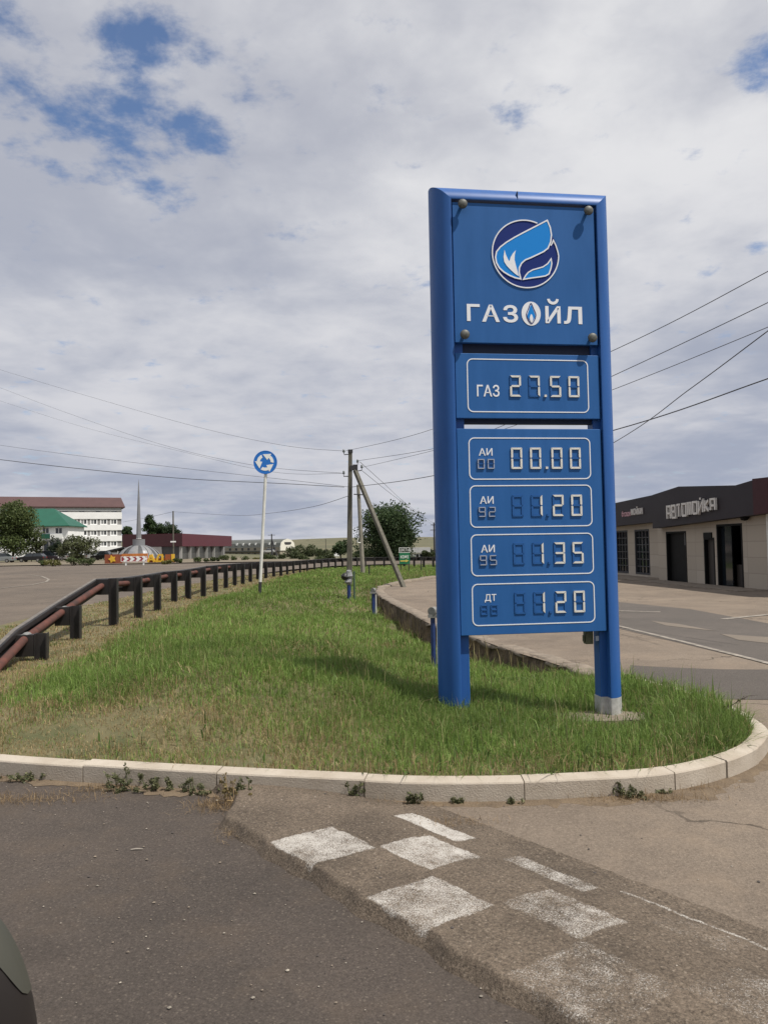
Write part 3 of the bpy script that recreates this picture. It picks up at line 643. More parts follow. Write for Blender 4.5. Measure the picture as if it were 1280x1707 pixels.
# ------------------------------------------------------------------ guard rail
def build_guardrail():
    near = [(70,1100),(127,1067),(190,1043),(231,1028),(263,1016),(291,1003)]
    mid = [(314,998.5),(340,989),(360,984),(377,979),(391,975),(405,971.5),(417,969),(430,967.5),(441.6,966),(457.4,963.3),(469,961.4),(478.7,960),(488,958.5),(499,957),(512,953.8),(524,952.3),(536,951),(547.5,949.7),(559,948.5),(571,947.6),(582,947),(595,946.9),(609,946.4),(624,946),(640,946),(657,946),(674,946),(691,946.2),(707,946.5),(722,946.8),(738,947.2),(755,947.8)]
    px = near+mid; P = []
    for i, (x, y) in enumerate(px):
        z = .15-.35*smoothstep(np.array(float(i)), 6, 24); P.append(G(x, y, float(z)))
    P = np.array(P); Q = P.copy()
    for _ in range(2):
        Q[7:-1] = (Q[6:-2]+2*Q[7:-1]+Q[8:])/4
    P[7:-1, :2] = Q[7:-1, :2]
    h = np.array([.36, .56, .92]+[.88]*(len(px)-3)); h[3:8] = [.87, .86, .85, .85, .85]
    T = np.gradient(P[:, :2], axis=0); T /= np.linalg.norm(T, axis=1)[:, None]; Nl = np.stack([-T[:, 1], T[:, 0]], 1)
    root = empty('guardrail', (P[0, 0], P[0, 1], 0)); o0 = np.array([P[0, 0], P[0, 1], 0])
    tag(root, 'long black steel guardrail on posts curving along the left edge of the grass', 'guardrail')
    tops = []
    for i in range(len(px)):
        b = P[i]-o0; b[2] = zg(P[i, 0], P[i, 1]); t = np.append(T[i], 0); nn = np.append(Nl[i], 0)
        top = P[i, 2]+h[i]
        far = i > 16; pw = .075 if not far else .06
        cz = (top+b[2]-.3)/2; hz = (top-b[2]+.3)/2
        mb = MB(); mb.obox(b*[1,1,0]+[0,0,cz]-nn*pw*.95, t*pw, nn*.007, [0,0,hz]); mb.obox(b*[1,1,0]+[0,0,cz]+nn*pw*.95, t*pw, nn*.007, [0,0,hz]); mb.obox(b*[1,1,0]+[0,0,cz], t*.007, nn*pw*.9, [0,0,hz])
        po = mb.build('post', MT['black'], root)
        hb = min(.30, h[i]*.8)
        MB().obox(b*[1,1,0]+nn*.20+[0,0,top-hb/2-.012], t*.07, nn*.115, [0,0,hb/2]).build('bracket', MT['black'], po)
        tops.append((b*[1,1,0]+nn*.35, top))
    ext = [(tops[0][0]-np.append(T[0], 0)*3.6, .06), (tops[0][0]-np.append(T[0], 0)*1.7, .30)]
    line = [(c, z) for c, z in ext]+tops
    A = np.array([[c[0], c[1], z] for c, z in line]); A[2:4, 2] += [.06, .04]
    Tn = np.gradient(A[:, :2], axis=0); Tn /= np.linalg.norm(Tn, axis=1)[:, None]; An = np.stack([-Tn[:, 1], Tn[:, 0]], 1)
    prof = [(-.045, -.02), (-.045, -.09), (.02, -.13), (.02, -.18), (-.045, -.22), (-.045, -.29), (-.03, -.31), (.03, -.31), (.03, .0), (-.03, .0)]
    vs = []; m = len(prof)
    for i in range(len(A)):
        for a, z in prof: vs.append((A[i, 0]+An[i, 0]*a, A[i, 1]+An[i, 1]*a, A[i, 2]+z))
    fs = [(i*m+j, i*m+(j+1) % m, (i+1)*m+(j+1) % m, (i+1)*m+j) for i in range(len(A)-1) for j in range(m)]; mi = [1 if j in (8,) else 0 for i in range(len(A)-1) for j in range(m)]
    mesh_obj('beam', vs, fs, [MT['black'], MT['railtop']], root, midx=mi)
    pp = [A[i]-np.append(An[i], 0)*.14+np.array([0,0,-.13]) for i in range(0, 13)]
    for i in range(len(pp)-1):
        a, b = pp[i], pp[i+1]; d = (b-a)/np.linalg.norm(b-a); lb = MB().tube([a+d*.10, b-d*.06], .055, 12).build('pipe', MT['pipe'], root, smooth=True)
        MB().tube([a-d*.06, a+d*.12], .075, 12).build('clamp', MT['zinc'], lb, smooth=True)
    mesh = MB().tube([p+np.array([0,0,-.12])-np.append(Nl[min(i,len(Nl)-1)],0)*.02 for i, p in enumerate([np.array([c[0],c[1],z]) for c, z in tops[:8]])], .018, 6).build('rod', MT['black'], root)
build_guardrail()

# ------------------------------------------------------------------ road sign
def build_roundabout_sign():
    b = D(433, 992, 21.5); z = zg(b[0], b[1]); t = D(443, 790, 21.5)
    root = empty('roundabout_sign', (b[0], b[1], z)); tag(root, 'round blue roundabout sign with three white arrows on a leaning white pole', 'road sign')
    dx = t[0]-b[0]; H = t[2]-z; dirv = np.array([dx, 0, H]); dirv /= np.linalg.norm(dirv)
    MB().tube([dirv*.36, dirv*(H+.62)], .042, 14).build('pole', MT['wpole'], root, smooth=True)
    MB().tube([dirv*-.3, dirv*.37], .044, 14).build('pole_base', MT['dkpole'], root, smooth=True)
    c = D(443, 771, 21.5)-np.array([b[0], b[1], z]); r = .328
    disc = [(c[0]+r*math.cos(R(t)), c[2]+r*math.sin(R(t))) for t in range(0, 360, 6)]
    fc = MB().prism(disc, -.062, -.050).build('sign_face', MT['rblue'], root)
    for k in range(3):
        a0 = 10+120*k; pts = []; ro, ri = .235, .150
        arcs = [(c[0]+ro*math.cos(R(a0+t)), c[2]+ro*math.sin(R(a0+t))) for t in range(-14, 46, 5)]; arci = [(c[0]+ri*math.cos(R(a0+t)), c[2]+ri*math.sin(R(a0+t))) for t in range(45, -15, -5)]
        am = a0+45; P = lambda rr, an: (c[0]+rr*math.cos(R(an)), c[2]+rr*math.sin(R(an)))
        head = [P(.29, am-2), P(.235, am+52), P(.085, am-6)]
        m = MB(); m.prism(arcs+arci, -.066, -.062); m.prism(head, -.0665, -.062); m.build('arrow', MT['rwhite'], fc)
    MB().ribbon([(c[0]+(r-.012)*math.cos(R(t)), c[2]+(r-.012)*math.sin(R(t))) for t in range(0, 360, 6)], .018, -.0655, -.062).build('rim', MT['rblue'], fc)
    MB().box(c[0]-.05, c[0]+.05, -.05, .05, c[2]-.2, c[2]-.16).build('clamp', MT['zinc'], root)
build_roundabout_sign()

# ------------------------------------------------------------------ power poles and wires
def build_poles():
    d = 33.5; top = D(584, 750, d); x = top[0]; z0 = zg(x, d)
    root = empty('utility_pole', (x, d, z0)); tag(root, 'concrete power pole with a slanted strut leg rising from the grass', 'utility pole')
    H = top[2]-z0; b2 = D(581, 965, d); sx = (b2[0]-x)*.8
    mb = MB(); vs = []
    for zz, w in ((-.4, .125), (H, .082)):
        for i, j in ((-1,-1),(1,-1),(1,1),(-1,1)): vs.append((i*w+sx*(1-zz/H), j*w*.9, zz))
    mb.add(vs, [(0,1,5,4),(1,2,6,5),(2,3,7,6),(3,0,4,7),(4,5,6,7)]); po = mb.build('shaft', MT['conc'], root); bevel(po, .02)
    Ls = lambda px, py, dd=d: D(px, py, dd)-np.array([x, d, z0])
    g = G(676, 979, .0)-np.array([x, d, z0]); s0 = Ls(592, 784); 
    st = MB().beam(s0, g+np.array([0,0,-.2]), .16, .16).build('strut', MT['conc'], root); bevel(st, .02)
    for i, (ax, ay, bx, by, ux) in enumerate(((584, 757, 574, 758, 573), (588, 775, 596, 775, 596), (590, 786, 603, 784, 603), (584, 794, 573, 794, 573))):
        m = MB(); m.tube([Ls(ax, ay), Ls(bx, by), Ls(ux, by-5)], .022, 6); br = m.build('bracket', MT['iron'], root)
        p = Ls(ux, by-4); MB().lathe([(.0, 0), (.05, 0), (.055, .05), (.035, .07), (.045, .10), (.03, .13), (0, .135)], 10, c=p).build('insulator', MT['glassy'], br, smooth=True)
    MB().box(-.10, .10, -.10, .10, H-.12, H+.01).build('cap', MT['iron'], root)
    m = MB(); m.obox(Ls(590, 780), [.16,0,0], [0,.10,0], [0,0,.10]); m.build('clamp', MT['iron'], root)
    # second pole in front of the tree
    d2 = 47; t2 = D(597, 808, d2); bb = D(605, 945, d2); z2 = zg(bb[0], d2)
    r2 = empty('utility_pole', (bb[0], d2, z2)); tag(r2, 'thin pale power pole seen against the big tree behind the strut', 'utility pole')
    m = MB(); m.tube([(0,0,-.3), (t2[0]-bb[0], 0, t2[2]-z2)], [.14, .10], 8); m.build('shaft', mat('pale_pole', (.22, .205, .17), .85, var=.2, scale=3), r2, smooth=True)
    q = D(598, 824, d2)-np.array([bb[0], d2, z2]); MB().beam(q+np.array([-.3,-.12,0]), q+np.array([.35,-.12,-.05]), .06, .06).build('crossarm', MT['iron'], r2)
    q = D(604, 905, d2)-np.array([bb[0], d2, z2]); MB().tube([q+np.array([-.1,-.15,0]), q+np.array([-.3,-.15,.05]), q+np.array([-.25,-.15,.3])], .03, 6).build('bracket', MT['rwhite'], r2)
    def thin(px, yt, yb, dd, lab, r=.08, arms=(), m='conc', strut=None, name='utility_pole', cat='utility pole', zb=None):
        t = D(px, yt, dd); b = D(px, yb, dd); rt = empty(name, (t[0], dd, b[2])); tag(rt, lab, cat)
        MB().tube([(0,0,-2), (0,0,t[2]-b[2])], [r*1.2, r*.8], 8).build('shaft', MT[m], rt, smooth=True)
        for fz, w in arms: MB().beam((-w,-.1,(t[2]-b[2])*fz), (w,-.1,(t[2]-b[2])*fz), .1, .1).build('crossarm', MT['iron'], rt)
        if strut: MB().tube([(0,-.05,(t[2]-b[2])*.8), (strut,-.05,-1)], r*.8, 6).build('strut', MT[m], rt, smooth=True)
        return rt
    thin(723, 871, 928, 120, 'distant dark power pole just left of the blue price sign', .13, ((.93, .5), (.78, .6)), 'iron')
    thin(289, 852, 934, 100, 'slim grey lamp post with a small white plate beside the red roofed shop', .11, (), 'conc', name='lamp_post', cat='lamp post')
    lp = D(289, 903, 99.7); tag(MB().box(-.35, .35, -.02, .02, -.09, .09).build('name_plate', MT['rwhite']), 'small white plate fixed to the slim grey lamp post', 'plate').location = tuple(lp)
    thin(453, 890, 931, 170, 'distant power pole with a strut before the long grey building', .16, ((.95, .8),), 'iron', strut=1.6)
    thin(543, 898, 942, 140, 'thin grey pole standing alone before the far hillside', .07, (), 'conc')
    q = thin(561, 905, 938, 120, 'thin pale post with a small white board near the dark bush', .07, (), 'wpole', name='sign_post', cat='post')
    MB().box(-.4, .4, -.1, -.06, 1.0, 1.7).build('board', MT['rwhite'], q)
build_poles()

def wire(name, pts, r, lab, group):
    P = [np.array(p, float) for p in pts]
    P2 = spline([tuple(p) for p in P], 10, False) if len(P) > 2 else [tuple(P[0]+(P[1]-P[0])*t) for t in np.linspace(0, 1, 8)]
    return tag(MB().tube(P2, r, 5, cap=False).build(name, MT['wire'], smooth=True), lab, 'power line', group)
def build_wires():
    g1 = 'wires from the power pole towards the right'; g2 = 'wires from the power pole towards the left'
    ext = lambda py, d=13.2, dx=6: D(1280+dx*40, py, d-1.6)
    def rt(name, a, pm, r, lab, d0=33.5):
        pts = [D(a[0], a[1], d0)]+[D(px, py, dd) for px, py, dd in pm]; wire(name, pts, r, lab, g1)
    e = lambda y1, y2: (1280, y2, 13.2)
    def ends(y1, y2): s = (y2-y1)/260; return [(1020, y1, 17.0), (1280, y2, 13.2), (1560, y2+s*300, 10.6)]
    rt('power_line', (575, 752), [(722, 715, 25.5)]+ends(585, 452), .008, 'thin wire crossing the sky right of the price sign, topmost of the five')
    rt('power_line', (597, 768), [(722, 748, 25.5), (822, 716, 21.7)]+ends(627, 504), .008, 'thin wire right of the price sign, second from the top')
    rt('power_line', (604, 779), [(722, 751, 25.5), (850, 712, 20.9)]+ends(650, 545), .007, 'thin wire right of the price sign, third from the top')
    rt('power_line', (586, 812), [(722, 793, 25.5)]+ends(718, 631), .012, 'thick wire right of the price sign with the gentlest slope')
    wire('power_line', [D(724, 874, 120), D(880, 815, 40), D(1024, 737, 22), D(1150, 648, 16.5), D(1280, 551, 13.2), D(1500, 385, 10.5)], .010, 'steepest dark wire right of the price sign crossing the lowest one', g1)
    wire('power_line', [D(574, 812, 33.5), D(480, 806.5, 33), D(310, 798, 33), D(150, 783, 32.5), D(0, 766, 32), D(-200, 740, 31)], .013, 'dark thick wire above the spire left of the power pole', g2)
    wire('power_line', [D(584, 812, 33.5), D(480, 800, 36), D(300, 780, 40), D(150, 762, 44), D(0, 742, 48), D(-200, 712, 54)], .008, 'faint wire just above the dark thick wire on the left', g2)
    wire('power_line', [D(574, 752, 33.5), D(470, 742, 40), D(330, 712, 48), D(160, 664, 58), D(0, 616, 68), D(-200, 553, 80)], .008, 'faint wire high in the left sky, topmost of three', g2)
    wire('power_line', [D(574, 789, 33.5), D(420, 775, 40), D(270, 741, 50), D(120, 691, 60), D(0, 646, 70), D(-200, 570, 84)], .008, 'faint wire high in the left sky, middle of three', g2)
    wire('power_line', [D(574, 789, 33.6), D(450, 786, 42), D(300, 752, 54), D(140, 712, 66), D(0, 668, 78), D(-200, 604, 92)], .007, 'faint wire high in the left sky, lowest of three', g2)
    wire('power_line', [D(580, 827, 33.4), D(520, 845, 44), D(450, 855.5, 56), D(390, 859, 70), D(289, 853, 99.8)], .012, 'sagging service wire from the power pole to the slim lamp post', g2)
    wire('power_line', [D(289, 853, 99.8), D(240, 864, 120), D(206, 870, 150)], .018, 'short wire from the slim lamp post to the white block', g2)
    wire('power_line', [D(600, 770, 33.5), D(640, 806, 45), D(680, 842, 70), D(723, 873, 120)], .010, 'faint wire running down from the power pole past the tree top', g1)
    wire('power_line', [D(604, 785, 33.5), D(650, 822, 48), D(690, 852, 74), D(723, 877, 120)], .010, 'faint lower wire running down from the power pole past the tree top', g1)
build_wires()

# ------------------------------------------------------------------ small posts on the grass
def blue_post(px, yt, yb, d, r, lab, knob=True, thick=False):
    b = D(px, yb, d); t = D(px, yt, d); z0 = zg(b[0], d); root = empty('fence_post', (b[0], d, z0)); tag(root, lab, 'post'); H = t[2]-z0
    MB().tube([(0,0,-.3), (0,0,H)], r, 12).build('shaft', MT['bpost'], root, smooth=True)
    if knob:
        m = MB(); m.obox((0,0,H), (r*1.9,0,0), (0,r*1.6,0), (0,0,.02)); m.build('plate', MT['zinc'], root)
        m = MB(); m.tube([(-.02,-.05,H+.07), (.03,.05,H+.07)], .058, 16); m.build('clamp', MT['zinc'], root, smooth=True)
    return root, H
def build_posts():
    p, H = blue_post(723, 1027, 1118, 10.9, .034, 'blue steel post with a round grey clamp on top beside the left sign column')
    MB().box(.05, .09, -.02, .02, -.3, H-.1).build('side_strip', MT['wpole'], p)
    q, H = blue_post(623, 988, 1036, 21, .045, 'blue steel post with a clamp at the corner of the retaining wall')
    MB().box(.06, .085, -.02, .02, -.3, H-.05).build('side_strip', MT['wpole'], q)
    w, H = blue_post(582, 968, 1000, 25, .06, 'blue pipe with silver and black plastic wrapped round its top', knob=False)
    m = MB(); rr = random.Random(2)
    pts = [(rr.uniform(-.03,.03), rr.uniform(-.03,.03), H-.12+i*.09) for i in range(6)]; m.tube(pts, [.08, .12, .10, .13, .11, .07], 9); m.build('wrapping', MT['wrap'], w)
    m = MB(); pts = [(-.14+rr.uniform(-.03,.03), -.05, H+.02+i*.06) for i in range(5)]; m.tube(pts, [.03, .10, .13, .10, .03], 8); m.build('bag', MT['bag'], w, smooth=True)
    MB().tube([(.17,0,-.3), (.17,0,H+.3)], .03, 8).build('side_pipe', mat('dark_green_paint', (.05, .09, .06), .6), w)
    for px, yt, yb, d, lab in ((615, 944, 962, 42, 'thin dark stake in the grass between the power pole and its strut'), (702, 932, 955, 50, 'thin dark stake in the grass right of the green cafe sign')):
        b = D(px, yb, d); t = D(px, yt, d); z0 = zg(b[0], d); m = MB().tube([(0,0,-.2), (0.02,0,t[2]-z0)], .04, 6); m.box(-.05, .05, -.05, .05, t[2]-z0-.02, t[2]-z0+.03)
        o = m.build('stake', MT['dkpole']); o.location = (b[0], d, z0); tag(o, lab, 'stake')
build_posts()

def build_cafe_sign():
    d = 54; c = D(674, 931, d); z0 = zg(c[0], d); root = empty('cafe_sign', (c[0], d, z0)); tag(root, 'small green board with КОФЕ and a yellow arrow under a white ЦВЕТЫ header', 'sign')
    s = d/F_PX; z = lambda py: CAM_H+(910.4-py)*s-z0; x = lambda px: (px-674)*s
    g = MB().box(x(665.5), x(683), -.03, .0, z(940), z(921.5)).build('board', mat('sign_green', (.012, .16, .07), .5), root)
    text_geo(MB(), 'КОФЕ', x(667.5), z(931), x(681), z(925.5), -.04, .008, bold=.02).build('lettering', MT['rwhite'], g)
    m = MB(); m.prism([(x(667), z(934)), (x(676), z(934)), (x(676), z(932.6)), (x(681.5), z(934.8)), (x(676), z(937.2)), (x(676), z(936)), (x(667), z(936))], -.04, -.03); m.build('arrow', mat('sign_yellow', (.62, .50, .12), .5), g)
    h = MB(); h.ribbon([(x(665.5), z(921)), (x(683), z(921)), (x(683), z(913)), (x(665.5), z(913))], .03, -.03, 0); h.build('header_frame', MT['rwhite'], root)
    text_geo(MB(), 'ЦВЕТЫ', x(666.3), z(919.8), x(682.2), z(914.4), -.03, .02, bold=.0).build('header_lettering', MT['rwhite'], root)
    for px, yb in ((668, 951), (681.5, 953)): MB().tube([(x(px), .03, -.4), (x(px), .03, z(914))], .03, 6).build('leg', MT['dkpole'], root)
build_cafe_sign()

# ------------------------------------------------------------------ buildings
def brick_mat(name, c1, c2, mortar, w, h):
    m = bpy.data.materials.new(name); m.use_nodes = True; nt = m.node_tree; N = nt.nodes.new; L = nt.links.new; b = nt.nodes['Principled BSDF']; b.inputs['Roughness'].default_value = .75
    tc = N('ShaderNodeTexCoord'); sp = N('ShaderNodeSeparateXYZ'); L(tc.outputs['Object'], sp.inputs[0]); ad = N('ShaderNodeMath'); L(sp.outputs[0], ad.inputs[0]); L(sp.outputs[1], ad.inputs[1])
    cb = N('ShaderNodeCombineXYZ'); L(ad.outputs[0], cb.inputs[0]); L(sp.outputs[2], cb.inputs[1])
    t = N('ShaderNodeTexBrick'); L(cb.outputs[0], t.inputs[0]); t.inputs['Color1'].default_value = (*c1, 1); t.inputs['Color2'].default_value = (*c2, 1); t.inputs['Mortar'].default_value = (*mortar, 1)
    t.inputs['Scale'].default_value = 1; t.inputs['Brick Width'].default_value = w; t.inputs['Row Height'].default_value = h; t.inputs['Mortar Size'].default_value = .012; t.offset = 0.0
    L(t.outputs[0], b.inputs['Base Color']); return m
GLASS = mat('dark_glass', (.012, .016, .02), .08, spec=.8)
WHITE_W = mat('white_render', (.80, .80, .79), .8, var=.06, scale=.6); GREY_W = mat('grey_render', (.23, .225, .22), .85, var=.1, scale=.5)
def build_carwash():
    O = np.array([12.0, 24.3, 0]); X = np.array([.094, -.9956, 0]); Yv = np.array([.9956, .094, 0]); ang = math.atan2(X[1], X[0])
    def lc(px, py, yo=0.0):
        v = ray(px, py); o = O+Yv*yo; t = ((o-CAM)@Yv)/(v@Yv); p = CAM+v*t; return float((p-O)@X), float(p[2])
    root = empty('car_wash', tuple(O), ang); tag(root, 'grey tiled car wash building with dark fascia and АВТОМОЙКА lettering', 'building')
    TILE = brick_mat('wall_tile', (.34, .295, .24), (.39, .34, .28), (.27, .235, .195), 1.15, .52); FAS = mat('fascia_metal', (.026, .021, .026), .5, var=.12, scale=1.2, spec=.2); RED = mat('fascia_maroon', (.045, .011, .015), .5, var=.1, spec=.2)
    DK = mat('dark_door_shade', (.006, .006, .006), .6, var=.3, spec=.15); DK2 = mat('brown_panel', (.035, .029, .025), .6)  # near-black for frames and fittings; also paints the shaded interior behind openings
    xl = lc(1098, 960)[0]
    d1 = (lc(1113, 972)[0], lc(1145, 972)[0], lc(1113, 888)[1]); d2 = (lc(1176, 978)[0], lc(1192, 978)[0], lc(1176, 898)[1]); d3 = (lc(1198, 978)[0], lc(1239, 982)[0], lc(1215, 875)[1])
    ops = [d1, d2, d3]; wb = MB(); x = xl; top = 2.75
    for a, b, h in ops:
        wb.box(x, a, 0, .22, 0, top); wb.box(a, b, 0.001, .219, h, top); x = b
    wb.box(x, 0, 0, .22, 0, top); wb.box(-.22, 0, .22, 11.5, 0, top); wb.box(xl, xl+.22, .22, 11.5, 0, top)
    wb.build('wall', TILE, root)
    for i, (a, b, h) in enumerate(ops):
        mb = MB(); mb.ribbon([(a, 0), (a, h), (b, h), (b, 0)], .07, -.015, .12, closed=False); fr = mb.build('door_frame', DK, root)
        if i < 2: MB().box(a, b, .12, .16, .02, h).build('door', DK if i == 0 else DK2, fr)  # first panel's near-black colour stands in for the dim interior
        else:
            MB().box(a, a+(b-a)*.45, .12, .16, .02, h).build('door', GLASS, fr)
            MB().box(a+(b-a)*.45, b, 1.4, 1.5, .02, h).build('door', DK, fr); MB().box(a+(b-a)*.42, b, .3, .34, .02, h*.36).build('low_panel', DK2, fr)  # deep panel: shade of the bay interior put into its colour
    MB().box(xl, 0, 3, 3.1, 0, 2.7).build('inner_wall', DK, root)  # interior shade painted as a near-black wall
    MB().box(d1[1]-.30, d1[1]-.12, .10, .118, 1.45, 1.95).build('notice', mat('grey_paper', (.22, .22, .22), .7), root)
    MB().box(d2[0]+.02, d2[1]-.1, -.05, .0, d2[2]+.02, d2[2]+.22).build('heater', DK, root)
    fo = -.38; f = [lc(1087, 881, fo), lc(1280, 855, fo)]; ta = lc(1087, 825, fo); tb = lc(1130, 811, fo); tc_ = lc(1225, 809, fo); td = lc(1250, 802, fo); te = lc(1280, 799, fo)
    xe = 3.5
    sl = lambda p, q, x: p[1]+(q[1]-p[1])*(x-p[0])/(q[0]-p[0])
    split = lc(1256, 855, fo)[0]
    poly = [f[0], (split, sl(f[0], f[1], split)), (split, td[1]), td, tc_, tb, ta]
    poly = [f[0], (split, sl(f[0], f[1], split)), (split, td[1]+.02), tc_, tb, ta]
    MB().prism(poly, fo, 1.2).build('fascia', FAS, root)
    MB().prism([(split, sl(f[0], f[1], split)), (xe, sl(f[0], f[1], xe)), (xe, te[1]), (split, td[1]+.06)], fo-.02, 11.6).build('fascia', RED, root)
    MB().box(f[0][0], split, 1.2, 11.5, 2.8, 3.2).build('roof', FAS, root)
    # АВТОМОЙКА in stroked block letters
    L = {'А': [[(0,0),(0,1),(1,1),(1,0)], [(0,.42),(1,.42)]], 'В': [[(0,0),(0,1),(.95,1),(.95,.5),(0,.5)], [(.95,.5),(1,.5),(1,0),(0,0)]], 'Т': [[(0,1),(1,1)], [(.5,1),(.5,0)]], 'О': [[(0,0),(0,1),(1,1),(1,0),(0,0)]],
         'М': [[(0,0),(0,1),(1,1),(1,0)], [(.5,1),(.5,.0)]], 'Й': [[(0,1),(0,0),(1,1),(1,0)], [(.3,1.22),(.7,1.22)]], 'К': [[(0,0),(0,1)], [(1,1),(.12,.5),(1,0)]]}
    a = lc(1114, 867, fo); b = lc(1197, 851, fo); h = lc(1114, 843, fo)[1]-a[1]; h2 = lc(1197, 829, fo)[1]-b[1]
    lm = mat('grey_letters', (.60, .575, .55), .5, var=.1, scale=6); word = 'АВТОМОЙКА'; pitch = (b[0]-a[0])/len(word); lw = pitch*.68
    for i, ch in enumerate(word):
        mb = MB(); x0 = a[0]+pitch*(i+.12); z0 = a[1]+(b[1]-a[1])*(i+.5)/len(word); hh = (h+(h2-h)*(i+.5)/len(word))
        for pl in L[ch]: mb.ribbon([(x0+u*lw, z0+.04+v*(hh-.08)) for u, v in pl], .075, fo-.10, fo-.02, closed=False)
        mb.build('letter', lm, root)
    m = MB(); m.tube([(.12, -.03, .25), (.12, -.03, 2.55)], .06, 10); m.tube([(.12, -.03, 2.5), (.0, -.2, 2.62)], .06, 10); m.build('downpipe', MT['wpole'], root, smooth=True)
    q = lc(1243, 862, -.1); MB().lathe([(0, -.12), (.10, -.10), (.16, 0), (.16, .06), (0, .07)], 14, c=(q[0], -.16, q[1])).build('lamp', DK, root, smooth=True)
    MB().box(xl-.1, 0.1, -1.1, -.001, -.02, .035).build('step', MT['cap'], root)
    # far wing
    r2 = empty('washing_bay_block', tuple(O+Yv*.55+X*xl), ang); tag(r2, 'set back dark topped wing with tall lattice windows beside the car wash', 'building')
    def l2(px, py, yo=0): x, z = lc(px, py, .55+yo); return x-xl, z
    far = -16.0
    w1 = (l2(1028, 960)[0], l2(1047, 960)[0]); w2 = (l2(1060, 960)[0], l2(1083, 960)[0]); zt = l2(1070, 884)[1]; zb = .18
    mb = MB(); x = far
    for a1, b1 in (w1, w2): mb.box(x, a1, 0, .2, 0, 2.6); mb.box(a1, b1, .001, .199, zt, 2.6); mb.box(a1, b1, .001, .199, 0, zb); x = b1
    mb.box(x, -.02, 0, .2, 0, 2.6); mb.box(far, -.02, 6, 6.2, 0, 2.6); mb.build('wall', TILE, r2)
    for a1, b1 in (w1, w2):
        fr = MB(); fr.ribbon([(a1, zb), (a1, zt), (b1, zt), (b1, zb)], .08, -.01, .1)
        for k in range(1, 4): fr.box(a1+(b1-a1)*k/4-.02, a1+(b1-a1)*k/4+.02, .03, .07, zb, zt)
        for k in range(1, 6): fr.box(a1, b1, .031, .069, zb+(zt-zb)*k/6-.02, zb+(zt-zb)*k/6+.02)
        wf = fr.build('window', MT['iron'], r2); MB().box(a1, b1, .08, .1, zb, zt).build('pane', GLASS, wf)
    p = [l2(1000, 884, -.4), l2(1088, 870, -.4), l2(1088, 824.5, -.4), l2(1000, 851.5, -.4)]; p = [(far, p[0][1]), (-.04, p[1][1]), (-.04, p[2][1]), (far, p[3][1])]
    MB().prism(p, -.4, 6).build('fascia', FAS, r2)
    s1 = l2(1053, 859, -.4); s2 = l2(1070, 848, -.4); text_geo(MB(), 'МОЙКИ', s1[0], s1[1], s2[0]+.1, s1[1]+.36, -.46, .05, bold=.01).build('lettering', lm, r2)
    s3 = l2(1037, 861, -.4); text_geo(MB(), 'бескон', s3[0], s3[1]-.02, s1[0]-.1, s3[1]+.24, -.44, .03, bold=.01).build('small_lettering', mat('pink_letters', (.5, .3, .34), .5), r2)
    MB().box(far, 0, -1.6, -.001, -.02, .05).build('step', MT['cap'], r2)
build_carwash()

